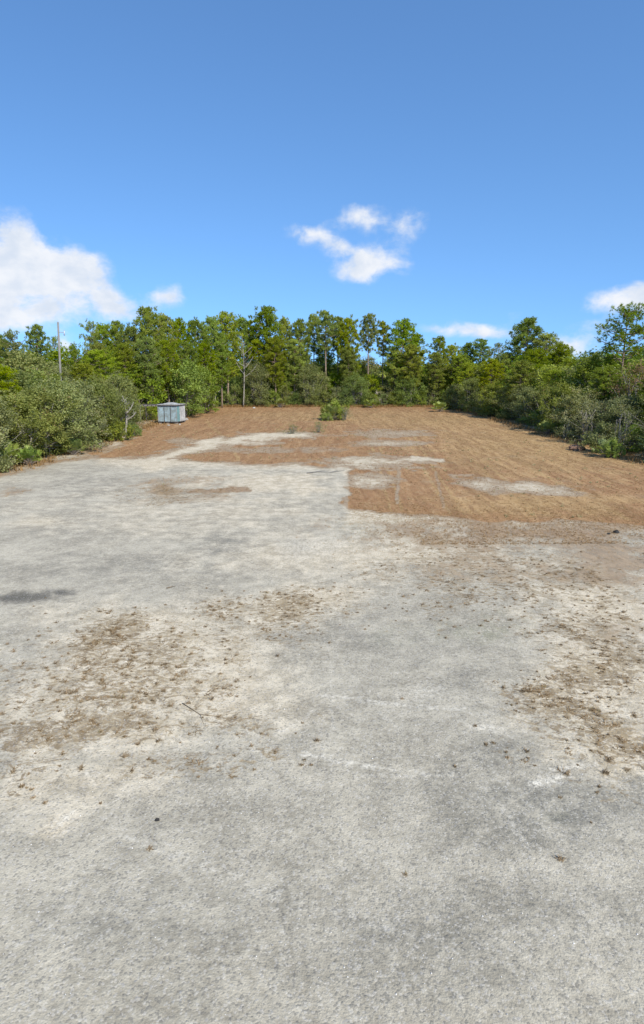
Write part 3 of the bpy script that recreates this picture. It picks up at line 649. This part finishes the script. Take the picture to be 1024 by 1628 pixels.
rr_ = random.Random(5)
DEFW = {'A': 4.2, 'B': 5.4, 'C': 7.0}
def pine_at(px, pytop, D, wpx, kind, label, group='pines rising over the treeline'):
    H = hat(pytop, D); x = xat(px, D); wm = wpx*D/F
    place_tree(P_[kind], x, D, rr_.uniform(0, 6.28), wm/DEFW[kind[0]], H/15, label, 'pine tree', group)
NP = [
 (8, 533, 95, 48, 'B2', 'dark pine at the far left edge of the photo, above the grey scrub'),
 (30, 527, 92, 46, 'C0', 'ragged open pine just left of the small round-headed pine'),
 (68, 517, 88, 34, 'A1', 'small round-headed pine alone against the cloud, left of the pole'),
 (92, 538, 96, 30, 'C1', 'short pine standing right behind the utility pole'),
 (124, 548, 92, 30, 'C2', 'low ragged pine just right of the utility pole'),
 (152, 512, 104, 34, 'C0', 'pine with a jagged left side where the tall woods begin, right of the pole'),
 (171, 516, 108, 40, 'B0', 'olive pine second from the left end of the tall woods'),
 (190, 511, 104, 42, 'B1', 'pine third from the left end of the tall woods'),
 (214, 518, 100, 44, 'B3', 'broad pine directly left of the tallest domed pine on the left'),
 (242, 489, 102, 54, 'B2', 'tallest domed pine on the left, rising above the blue-grey shed'),
 (266, 501, 108, 42, 'B0', 'pine on the right shoulder of the tall domed pine'),
 (288, 507, 113, 44, 'B1', 'flat-topped pine two to the right of the tall domed pine'),
 (313, 508, 119, 44, 'B3', 'green pine midway between the shed and the bare dead tree'),
 (338, 506, 124, 42, 'B0', 'pine one to the left of the broad pine beside the dead tree'),
 (361, 496, 130, 46, 'B1', 'broad pine just left of and above the bare dead tree'),
 (384, 504, 137, 36, 'B3', 'pine crown directly over the bare dead tree'),
 (403, 509, 138, 32, 'A0', 'narrow pine between the dead tree and the tall ragged pine'),
 (426, 487, 135, 48, 'B2', 'tall ragged pine, highest in the middle left of the treeline'),
 (452, 506, 137, 34, 'B0', 'shorter pine on the right shoulder of the tall ragged pine'),
 (479, 508, 136, 38, 'B1', 'bright green pine left of the pair with sky between their stems'),
 (499, 500, 140, 32, 'A2', 'left pine of the pair with sky showing between their stems'),
 (519, 494, 136, 38, 'A0', 'right pine of the pair with sky showing between their stems'),
 (538, 504, 140, 32, 'A1', 'thin pine right of the pair with sky between their stems'),
 (556, 505, 136, 38, 'B3', 'leafy pine left of the two lollipop-shaped pines'),
 (586, 499, 136, 30, 'A1', 'left and taller of the two lollipop-shaped pines over the field bush'),
 (609, 511, 137, 26, 'A0', 'right and shorter of the two lollipop-shaped pines'),
 (641, 508, 134, 46, 'B1', 'wide domed pine right of the two lollipop-shaped pines'),
 (660, 530, 137, 38, 'B0', 'low pine on the right flank of the wide domed pine'),
 (697, 535, 137, 30, 'A2', 'small round pine in the dip right of the wide domed pine'),
 (718, 548, 134, 34, 'B3', 'low green pine right of the small round pine in the dip'),
 (740, 545, 136, 30, 'B2', 'low dark pine in the dip before the big right-hand dome'),
 (762, 539, 134, 34, 'A1', 'round pine halfway between the dip and the big right-hand dome'),
 (790, 547, 128, 34, 'C1', 'open pine touching the left side of the big right-hand dome'),
 (831, 506, 112, 58, 'B2', 'big domed pine standing highest right of centre'),
 (862, 531, 108, 48, 'B0', 'pine stepping down right of the big domed pine'),
 (888, 547, 104, 48, 'B1', 'yellow-green pine lowest on the slope right of the big domed pine'),
 (986, 486, 74, 92, 'C2', 'large open pine with separate dark clumps at the right edge'),
 (1046, 497, 78, 90, 'C0', 'large pine cut off by the right edge of the photo'),
]
for a in NP: pine_at(*a)
HID = ['pine just outside the photo beyond its left edge', 'pine well outside the photo beyond its left edge', 'half hidden olive pine below the jagged start of the tall woods', 'half hidden pine below the broad pine left of the domed one',
 'half hidden pine directly under the tallest domed pine on the left', 'half hidden pine behind the roof of the shed', 'half hidden green pine right above the shed corner', 'half hidden pine above the yellow-green bush by the shed',
 'half hidden pine over the slim pale trunk', 'half hidden pine crown just right of the bare dead tree', 'half hidden pine under the tall ragged pine', 'half hidden pine right of the foot of the tall ragged pine',
 'half hidden pine below the pair with sky between their stems', 'half hidden pine left below the lollipop-shaped pines', 'half hidden pine right below the wide domed pine', 'half hidden pine left below the wide domed pine',
 'half hidden pine below the small round pine in the dip', 'half hidden pine at the bottom of the dip in the skyline', 'half hidden pine left below the big right-hand dome', 'half hidden pine right below the big right-hand dome',
 'pine just outside the photo beyond its right edge', 'pine well outside the photo beyond its right edge']
# pines filling the wood behind, crowns half hidden
for k, (px, py, D, wpx, kd) in enumerate([(-40, 520, 80, 80, 'B0'), (-90, 500, 74, 80, 'B1'), (160, 545, 96, 44, 'B3'), (200, 548, 94, 46, 'B0'), (236, 535, 95, 44, 'B1'), (270, 540, 98, 42, 'B3'), (300, 545, 104, 40, 'B0'),
      (330, 545, 112, 40, 'B3'), (352, 530, 126, 34, 'B1'), (410, 540, 134, 36, 'B0'), (440, 535, 132, 40, 'B1'), (468, 540, 133, 36, 'B0'), (515, 548, 142, 34, 'B3'), (552, 550, 134, 34, 'B0'), (655, 548, 131, 40, 'B1'), (625, 555, 133, 36, 'B0'),
      (690, 560, 131, 36, 'B1'), (730, 565, 130, 36, 'B0'), (800, 560, 112, 44, 'B3'), (850, 555, 100, 50, 'B1'), (1110, 480, 70, 100, 'B2'), (1180, 470, 66, 110, 'B0')]):
    pine_at(px, py, D, wpx, kd, HID[k], 'half hidden pines filling the wood')
for (x_, y_, h_, kd, lb) in [(-27, 47, 6.8, 'B2', 'young pine nearest the camera in the left thicket'), (-28, 56, 7.6, 'B1', 'young pine second from the camera in the left thicket'), (-26.5, 64, 6.6, 'C1', 'young ragged pine third from the camera in the left thicket'),
      (-33, 62, 9.0, 'B2', 'young pine standing behind the third one in the left thicket'), (-27, 74, 7.8, 'B3', 'young pine behind the foot of the utility pole, left thicket'), (-29, 84, 9.5, 'B0', 'young pine in the gap between left thicket and shed'),
      (30, 58, 6.8, 'B2', 'young pine nearest the camera in the right thicket'), (30.5, 70, 7.5, 'B1', 'young pine second from the camera in the right thicket'), (29.5, 82, 7.2, 'B3', 'young pine third from the camera in the right thicket'),
      (29, 94, 8.5, 'B1', 'young pine fourth from the camera in the right thicket'), (27.5, 106, 8.8, 'B0', 'young pine fifth from the camera in the right thicket'), (26, 117, 8.5, 'B3', 'young pine sixth from the camera in the right thicket')]:
    place_tree(P_[kd], x_, y_, rr_.uniform(0, 6.28), h_*.40/DEFW[kd[0]]*1.25, h_/15, lb, 'pine tree', 'young pines in the thickets')
# ordinals for rows that can be counted off
ORD = ['first', 'second', 'third', 'fourth', 'fifth', 'sixth', 'seventh', 'eighth', 'ninth', 'tenth', 'eleventh', 'twelfth', 'thirteenth', 'fourteenth', 'fifteenth', 'sixteenth', 'seventeenth', 'eighteenth', 'nineteenth', 'twentieth',
       'twenty-first', 'twenty-second', 'twenty-third', 'twenty-fourth', 'twenty-fifth', 'twenty-sixth', 'twenty-seventh', 'twenty-eighth']
def row(protos, pts, hs, ws, H0, W0, label, cat, group, count=True):
    for i, ((x, y), h_, w_) in enumerate(zip(pts, hs, ws)):
        pr = P_[protos[i % len(protos)] if isinstance(protos, list) else protos]
        place_tree(pr, x+rr_.uniform(-.5, .5), y+rr_.uniform(-.6, .6), rr_.uniform(0, 6.28), w_/W0, h_/H0, (label % ORD[i]) if count else label, cat, group, (rr_.uniform(-.05, .05), rr_.uniform(-.05, .05)))
U = rr_.uniform
# left thicket: front row along the clearing, then deeper rows
ys = np.arange(41, 76, 3.1)
row(['S0', 'S1', 'W1', 'S3', 'S4', 'S2', 'R1'], [(-23.7-(y < 52)*.8, y) for y in ys], [U(4.4, 6.4) for _ in ys], [U(5, 6.6) for _ in ys], 7, 5.6, '%s grey-green scrub oak along the left edge of the clearing, counted from the camera', 'scrub oak', 'scrub oaks along the left edge of the clearing')
ys = np.arange(38, 100, 5.2)
row(['S3', 'S1', 'S0', 'S4', 'S2'], [(-30.0, y) for y in ys], [U(6.3, 7.6) for _ in ys], [U(6, 7.5) for _ in ys], 7, 5.6, '%s scrub oak in the second row of the left thicket, counted away from the camera', 'scrub oak', 'scrub oaks deeper in the left thicket')
ys = np.arange(42, 110, 6.5)
row(['S1', 'O3', 'S4', 'O0', 'S0'], [(-37.0, y) for y in ys], [U(7.4, 9.0) for _ in ys], [U(7, 8.5) for _ in ys], 7.4, 5.9, '%s scrub oak in the third row of the left thicket, counted from the camera', 'scrub oak', 'scrub oaks deeper in the left thicket')
ys = np.arange(50, 120, 8.5)
row(['O3', 'O1', 'O0'], [(-46.0-(i % 2)*3, y) for i, y in enumerate(ys)], [U(8.5, 10.5) for _ in ys], [U(8, 10) for _ in ys], 9, 6.5, '%s tall oak at the back of the left thicket, counted away from the camera', 'oak tree', 'tall oaks at the back of the left thicket')
# left wood behind the shed
pts = [(-26, 95), (-31, 97), (-21.5, 98), (-37, 100), (-24, 103), (-29, 104), (-20, 108), (-33, 108), (-26, 112), (-21.5, 117), (-28, 120), (-24, 126)]
row(['O0', 'O1', 'O2', 'O0', 'S2'], pts, [U(6.5, 10) for _ in pts], [U(6.0, 7.5) for _ in pts], 9, 6.5, '%s nearest bright green oak behind the blue-grey shed', 'oak tree', 'oaks behind the shed')
# back wall of the clearing
xs = np.arange(-20, 27, 2.5)
row(['L0', 'L1', 'L2', 'S2'], [(x, 130.5) for x in xs], [U(2.6, 4.6) for _ in xs], [U(3.4, 4.6) for _ in xs], 3.4, 3.8, '%s bush from the left in the low row closing the back of the clearing', 'bush', 'bushes along the back of the clearing')
xs = np.arange(-22, 28, 3.6)
row(['O0', 'O1', 'O3', 'O2'], [(x, 134.5+(i % 2)*1.6) for i, x in enumerate(xs)], [U(4.6, 7.4) for _ in xs], [U(4.5, 6.0) for _ in xs], 9, 6.5, '%s oak from the left, behind the low bushes at the far end', 'oak tree', 'oaks behind the back bushes')
xs = np.arange(-36, 44, 5.2)
row(['O2', 'O3', 'O1', 'O0'], [(x, 143+(i % 2)*4) for i, x in enumerate(xs)], [U(8.2, 10.6) for _ in xs], [U(6.5, 8) for _ in xs], 9, 6.5, '%s dark oak from the left in the shaded depth of the far wood', 'oak tree', 'oaks deep in the far wood')
# right thicket
ys = np.arange(49, 126, 3.8)
row(['S2', 'W1', 'L0', 'S4', 'R1', 'S1', 'L2'], [(28.0 - max(0, (y-100)*.13), y) for y in ys], [U(3.6, 5.2) for _ in ys], [U(4.4, 5.4) for _ in ys], 6.2, 5.2, '%s shrub along the right edge of the clearing, counted from the camera', 'shrub', 'shrubs along the right edge of the clearing')
ys = np.arange(46, 128, 5.0)
row(['S1', 'O1', 'S2', 'S4', 'O0'], [(32.5-max(0, (y-100)*.13), y) for y in ys], [U(6.2, 7.8) for _ in ys], [U(6, 7.4) for _ in ys], 7.6, 5.9, '%s oak just behind the right-hand edge shrubs, counted from the camera', 'oak tree', 'oaks in the right thicket')
ys = np.arange(48, 134, 6.6)
row(['O2', 'S3', 'O1', 'O3'], [(39.5, y) for y in ys], [U(7.8, 9.4) for _ in ys], [U(7, 8.4) for _ in ys], 8.4, 6.2, '%s oak in the third row of the right thicket, counted from the camera', 'oak tree', 'oaks in the right thicket')
ys = np.arange(54, 140, 9)
row(['O0', 'O3', 'O1'], [(49, y) for y in ys], [U(9, 10.5) for _ in ys], [U(8, 10) for _ in ys], 9, 6.5, '%s tall oak at the back of the right thicket, counted away from the camera', 'oak tree', 'tall oaks at the back of the right thicket')

# singular bushes
def one(pk, px, py, H0, W0, h_, w_, label, cat):
    x, y = gpt(px, py); return place_tree(P_[pk], x, y, rr_.uniform(0, 6), w_/W0, h_/H0, label, cat)
one('lime', 184, 700, 1.5, 2.6, 2.0, 3.6, 'bright lime green bush at the foot of the grey left thicket', 'bush')
one('lime', 212, 693, 1.5, 2.6, 1.3, 2.0, 'small green bush right of the bright lime one', 'bush')
one('lime', 533, 667, 1.5, 2.6, 2.7, 3.9, 'lone yellow-green bush standing out in the mown field before the far trees', 'bush')
one('lime', 520, 669, 1.5, 2.6, 1.1, 2.0, 'low pale weed clump on the left side of the lone field bush', 'bush')
one('W0', 548, 668, 4, 3, 1.8, 2.6, 'dry yellowish shrub on the right side of the lone field bush', 'shrub')
one('W2', 465, 690, 4, 3, 1.0, 2.0, 'small grey weed clump beside the pale sand strip', 'weed clump')
one('W0', 507, 688, 4, 3, 1.2, 1.8, 'thin green-grey weed clump in front of the lone field bush', 'weed clump')
one('W0', 930, 706, 4, 3, 4.0, 4.2, 'wispy sage grey shrub leaning out over the field on the right', 'shrub')
one('W2', 985, 722, 4, 3, 4.3, 3.4, 'pale wispy shrub with bare grey stems near the right edge', 'shrub')
one('W2', 900, 697, 4, 3, 2.2, 2.8, 'smaller sage shrub farther back beside the wispy one', 'shrub')
one('R0', 1000, 705, 6, 4.6, 8.0, 5.5, 'rusty brown half-dead oak below the large open pine', 'oak tree')
one('L1', 955, 719, 3, 3.6, 2.4, 3.0, 'round dark bush between the two wispy grey shrubs', 'bush')
one('lime', 973, 728, 1.5, 2.6, 1.5, 1.5, 'small bright green bush at the foot of the pale wispy shrub', 'bush')
one('lime', 783, 662, 1.5, 2.6, 2.8, 4.0, 'yellow-green bush bright against the dark right-hand trees', 'bush')
one('lime', 300, 660, 1.5, 2.6, 1.8, 4.2, 'yellow-green bush just right of the blue-grey shed', 'bush')
one('S2', 238, 668, 7, 5.6, 2.1, 2.2, 'dark green bush growing under the lean-to frame', 'bush')

one('F0', 529, 668, 1.35, 3.5, 2.3, 4.6, 'palmetto fronds at the left front of the lone yellow-green field bush', 'palmetto')
one('F1', 10, 742, 1.35, 3.5, 1.7, 4.0, 'palmetto at the left edge of the photo, foot of the thicket', 'palmetto')
one('F2', 48, 740, 1.35, 3.5, 1.3, 3.0, 'palmetto second from the left edge, foot of the thicket', 'palmetto')
one('F0', 118, 722, 1.35, 3.5, 1.5, 3.4, 'palmetto between the left edge and the bright lime bush', 'palmetto')
one('F1', 962, 727, 1.35, 3.5, 1.4, 3.0, 'palmetto below the round dark bush on the right', 'palmetto')
one('F2', 870, 690, 1.35, 3.5, 1.4, 3.4, 'palmetto at the foot of the right thicket, left of the wispy shrubs', 'palmetto')
one('F0', 700, 655, 1.35, 3.5, 1.8, 4.5, 'palmetto in the far right corner of the field', 'palmetto')
one('F1', 590, 648, 1.35, 3.5, 1.6, 4.5, 'palmetto at the far edge of the field, right of the lone bush', 'palmetto')
one('F2', 446, 648, 1.35, 3.5, 1.6, 4.5, 'palmetto at the far edge of the field, left of the lone bush', 'palmetto')
# far wood closing the horizon: reads as one mass
rng = np.random.default_rng(99)
n = 5200; ang = rng.uniform(-1.35, 1.35, n); dist = rng.uniform(175, 330, n)
cx, cy = np.sin(ang)*dist, np.cos(ang)*dist
hh = 7.2+2.6*fbm(cx/12, cy/12, 5, 3)+rng.uniform(-.8, .5, n)
reps = 26; idx = np.repeat(np.arange(n), reps)
pz = np.stack([cx[idx]+rng.normal(0, 1.6, n*reps), cy[idx]+rng.normal(0, 1.6, n*reps), hh[idx]*rng.uniform(.05, 1, n*reps)**.6], -1)
v, f, at = leaf_quads(pz, 1.1, .4, .7, rng.uniform(0, 1, n*reps))
tag(link('far_wood', mesh_np('far_wood', v, f, M['oak_green'], {'leaf': at})), 'distant low wood seen through gaps between the trees', 'wood', None, 'stuff')

# ------------------------------------------------------------------ bare dead trees
def dead_tree(name, px, pytop, D, spread, label, seed, bark='bark_pale', nb=13):
    random.seed(seed); H = hat(pytop, D); x = xat(px, D); e = empty(name, (x, D, gz(x, D)-.05))
    mb = MB()
    def tp(s): return Vector((.35*math.sin(3*s), .1*s, H*s))
    ss = [i/12 for i in range(13)]
    mb.tube([tp(s) for s in ss], [.12*(1-s)**.8+.025 for s in ss], 8)
    mb.build('trunk', M[bark], e, True); mb = MB()
    for i in range(nb):
        s = .42+.5*i/nb; a = i*2.4+random.uniform(-.3, .3); L_ = spread*(1.15-s)*random.uniform(.8, 1.2)
        st = tp(s); en = st+Vector((math.cos(a)*L_, math.sin(a)*L_, L_*random.uniform(.7, 1.3)))
        p = limb_path(st, en, .06, 5); mb.tube(p, [.09*(1-.8*k/5)*(1.1-s)+.02 for k in range(6)], 6, False)
        for q in range(4):
            j = random.randint(1, 4); en2 = p[j]+Vector((random.uniform(-1, 1), random.uniform(-1, 1), random.uniform(.2, 1)))*L_*.35
            mb.tube([p[j], p[j].lerp(en2, .5)+Vector((0, 0, .05)), en2], [.03, .022, .012], 4, False)
    mb.build('branches', M[bark], e, True); tag(e, label, 'dead tree'); return e
dead_tree('dead_tree', 386, 531, 128.2, 3.6, 'bare white-grey dead tree with forked branches at the back of the field', 3)
dead_tree('dead_tree', 340, 566, 127, .8, 'slim pale bare trunk left of the forked dead tree', 8, nb=3)
dead_tree('dead_tree', 194, 628, 69.5, 1.6, 'small bare pale tree at the right end of the left thicket', 9, nb=9)

# ------------------------------------------------------------------ utility pole
x, y = xat(100, 66), 66.0; H = hat(513, 66)
M['pole'] = simple_mat('weathered_pole', (.20, .19, .17), .9, .25, 2)
M['metal_grey'] = simple_mat('galvanised_metal', (.42, .43, .44), .45, .15, 5, .5)
pe = empty('utility_pole', (x, y, gz(x, y))); pe.rotation_euler = (0, R(2.4), 0); pe.location.x -= .3
MB().tube([(0, 0, -.1), (0.02, 0, H*.5), (0.0, 0, H)], [.125, .11, .09], 10).build('pole', M['pole'], pe, True)
MB().tube([(0, 0, H), (0, 0, H+.06), (0, 0, H+.12)], [.05, .045, .02], 8).build('pole_cap', M['metal_grey'], pe, True)
mb = MB().box(.10, .62, -.03, .03, H-1.0, H-.93); mb.build('insulator_bracket', M['metal_grey'], pe)
MB().tube([(.58, 0, H-1.25), (.58, 0, H-1.15), (.58, 0, H-1.05), (.58, 0, H-.7)], [.05, .08, .05, .04], 8).build('insulator', M['metal_grey'], pe, True)
tag(pe, 'weathered grey wooden utility pole rising out of the left thicket', 'utility pole')

# ------------------------------------------------------------------ shed
M['shed_blue'] = simple_mat('pale_blue_sheet', (.27, .37, .42), .6, .3, 1.6, .0, .15, (.17, .20, .19))
M['shed_teal'] = simple_mat('teal_door', (.16, .30, .30), .55, .15, 2)
M['shed_white'] = simple_mat('white_sheet', (.38, .38, .365), .7, .35, 2)
M['shed_dark'] = simple_mat('dark_timber', (.09, .08, .075), .9, .3, 4)
M['concrete'] = simple_mat('concrete_block', (.30, .28, .24), .9, .2, 6)
M['rust_metal'] = simple_mat('rusty_metal', (.22, .13, .08), .9, .4, 4)
sx_, sy_ = gpt(282, 674); rz = R(-13)
se = empty('shed', (sx_, sy_, gz(sx_, sy_)), rz)   # origin at the near right corner
Wd, Dp, z0, z1 = 2.75, 2.6, .30, 2.42
def sheet(mb, p0, p1, z0, z1, ribs, amp=.022):
    """ribbed metal sheet between two plan points"""
    b = len(mb.V); p0 = Vector(p0); p1 = Vector(p1); d = (p1-p0); nrm = Vector((d.y, -d.x)).normalized(); N = ribs*4
    for i in range(N+1):
        k = i % 4; a = amp if k in (1, 2) else 0; q = p0+d*(i/N)+nrm*a
        mb.V += [(q.x, q.y, z0), (q.x, q.y, z1)]
    for i in range(N): mb.Fq.append((b+2*i, b+2*i+2, b+2*i+3, b+2*i+1))
    return mb
for (a0, a1) in ((-2.72, -1.86), (-1.82, -.94), (-.90, -.04)):
    sheet(MB(), (a0, .02), (a1, .02), z0, z1, 6).build('wall_panel', M['shed_blue'], se)
sheet(MB(), (.02, .85), (.02, Dp-.04), z0, z1, 9).build('wall_panel', M['shed_white'], se)
for a0 in (0.04,):
    sheet(MB(), (-a0, Dp), (-Wd+a0, Dp), z0, z1, 14).build('wall_panel', M['shed_blue'], se)
    sheet(MB(), (-Wd, Dp-.04), (-Wd, .04), z0, z1, 14).build('wall_panel', M['shed_blue'], se)
dr = MB().box(-.02, .03, .07, .80, z0+.02, z1-.06).build('door', M['shed_teal'], se)
MB().box(.034, .06, .66, .70, 1.2, 1.42).build('handle', M['metal_grey'], dr)
for a in (-Wd, -1.84, -.92, 0): MB().box(a-.025, a+.025, -.045, -.008, z0-.02, z1).build('corner_trim' if a in (0, -Wd) else 'seam_strip', M['shed_dark'] if a == -.92 or a == -1.84 else M['shed_white'], se)
MB().box(-Wd-.05, .06, -.05, Dp+.05, z0-.10, z0-.02).build('floor_frame', M['shed_dark'], se)
MB().box(-Wd-.10, .14, -.14, Dp+.10, z1+.0, z1+.10).build('roof_edge', M['shed_dark'], se)
rb = MB(); rb.box(-Wd-.06, .10, -.10, Dp+.06, z1+.10, z1+.14)
for i in range(12): rb.box(-Wd-.05+i*.26, -Wd+.01+i*.26-.02, -.09, Dp+.04, z1+.14, z1+.17)
rb.build('roof', M['shed_white'], se)
for (a, c) in ((-Wd+.2, .15), (-.2, .15), (-Wd+.2, Dp-.2), (-.2, Dp-.2), (-1.4, .15)):
    MB().box(a-.2, a+.2, c-.1, c+.1, -.08, z0-.10).build('block', M['concrete'], se)
tag(se, 'small pale blue-grey metal shed on blocks with a flat dark-edged roof, left of the field', 'shed')
# white cover lying on the roof
random.seed(4); mb = MB(); b = 0; nxx, nyy = 9, 7
for j in range(nyy):
    for i in range(nxx):
        u, v_ = i/(nxx-1), j/(nyy-1); ed = min(u, 1-u, v_, 1-v_)
        mb.V.append((-2.3+1.75*u, .3+1.7*v_, z1+.18+(.16*min(1, ed*5)+random.uniform(-.05, .06)*(ed > 0))))
for j in range(nyy-1):
    for i in range(nxx-1):
        k = j*nxx+i; mb.Fq.append((k, k+1, k+nxx+1, k+nxx))
mb.Fq.append(tuple(range(nxx-1, -1, -1))); 
tp_ = mb.build('tarpaulin', M['shed_white'], None, True, (sx_, sy_, gz(sx_, sy_))); tp_.rotation_euler = (0, 0, rz)
tag(tp_, 'crumpled white cover lying on top of the blue-grey shed', 'tarpaulin')
# lean-to frame on the left
fx, fy = gpt(224, 672)
fe = empty('lean_to_frame', (fx, fy, gz(fx, fy)), rz*.4)
for (a, c) in ((0, 0), (0, 2.2), (2.3, 2.2)): MB().box(a-.05, a+.05, c-.05, c+.05, -.1, 2.2).build('post', M['shed_dark'] if c else M['pole'], fe)
MB().box(-.12, 2.45, -.06, .06, 2.2, 2.34).build('beam', M['pole'], fe)
MB().box(-.12, 2.45, 2.14, 2.26, 2.2, 2.34).build('beam', M['pole'], fe)
for i in range(5): MB().box(-.05+i*.58, .03+i*.58, -.2, 2.4, 2.342, 2.41).build('rafter', M['shed_dark'], fe)
tag(fe, 'open lean-to frame of thin posts and a beam left of the blue-grey shed', 'lean-to')

# ------------------------------------------------------------------ small single objects
def rock(px, py, r, label, mat, cat='rock', name='rock', flat=.6, seed=0):
    rd = random.Random(seed); x, y = gpt(px, py); V_ = []; F_ = []
    nu, nv = 9, 6
    for j in range(nv+1):
        th = math.pi*j/nv
        for i in range(nu):
            ph = 2*math.pi*i/nu; k = r*rd.uniform(.75, 1.2)
            V_.append((k*math.sin(th)*math.cos(ph), k*math.sin(th)*math.sin(ph)*.8, k*math.cos(th)*flat))
    for j in range(nv):
        for i in range(nu): F_.append((j*nu+i, j*nu+(i+1) % nu, (j+1)*nu+(i+1) % nu, (j+1)*nu+i))
    mb = MB(); mb.V = V_; mb.Fq = [tuple(reversed(f_)) for f_ in F_]; ob = mb.build(name, mat, None, False, (x, y, gz(x, y)+r*flat*.35)); tag(ob, label, cat); return ob
M['char'] = simple_mat('charred', (.025, .024, .022), .9, .4, 8)
rock(268, 677, .22, 'pale concrete lump on the ground in front of the shed', M['concrete'], 'rubble', 'concrete_lump', .6, 1)
rock(296, 668, .34, 'pale rubble heap right of the shed door', M['concrete'], 'rubble', 'concrete_lump', .7, 2)
rock(286, 675, .14, 'small white lump beside the shed corner', M['shed_white'], 'rubble', 'concrete_lump', .6, 3)
rock(404, 649, .28, 'small white stone at the back of the field, right of the dead tree', M['shed_white'], 'rock', 'rock', .6, 4)
rock(980, 847, .13, 'larger black scrap, right one of two lying on the sand at the right', M['char'], 'scrap', 'black_scrap', .8, 5)
rock(968, 849, .08, 'smaller black scrap, left one of two lying on the sand at the right', M['char'], 'scrap', 'black_scrap', .6, 6)
rock(917, 716, .75, 'rusty brown heap of dead brush at the foot of the wispy shrub', M['rust_metal'], 'brush heap', 'brush_heap', .5, 7)
rock(250, 1306, .038, 'small dark clod alone on the pale gravel near the camera', M['char'], 'clod', 'dark_clod', .8, 8)
M['twig'] = simple_mat('dry_twig', (.20, .15, .09), .9, .3, 20)
def twig(pxs, r0, label, mat, seed=0, name='fallen_branch'):
    rd = random.Random(seed); pts = []
    for (px, py) in pxs:
        x, y = gpt(px, py); pts.append(Vector((x, y, gz(x, y)+r0*rd.uniform(.6, 1.6))))
    o0 = pts[0].copy(); pts = [p-o0 for p in pts]; mb = MB(); m_ = len(pts)
    mb.tube(pts, [r0*(1-.7*i/(m_-1)) for i in range(m_)], 5)
    for i in range(1, m_-1):
        d = (pts[i+1]-pts[i-1]); s = Vector((-d.y, d.x, 0)).normalized()*rd.choice((-1, 1))
        e_ = pts[i]+d*.35+s*d.length*.25; mb.tube([pts[i], e_], [r0*.5, r0*.25], 4)
    ob = mb.build(name, mat, None, True, tuple(o0)); tag(ob, label, 'fallen branch', None); return ob
twig([(488, 754), (505, 752), (525, 753), (548, 750)], .05, 'long grey branch lying across the sand beside the corner of the brown grass', M['pole'], 1)
twig([(290, 1120), (318, 1138), (345, 1141), (378, 1134)], .009, 'forked brown twig lying among the tufts, left of the grey gravel', M['twig'], 2)
twig([(365, 1150), (395, 1143), (418, 1139)], .007, 'short green-brown twig pointing at the grey gravel', M['twig'], 4)
twig([(265, 935), (279, 932)], .02, 'short stick on the grey sand left of centre', M['twig'], 5)
print('tris', sum(len(m.polygons) for m in bpy.data.meshes), 'objects', len(bpy.data.objects))
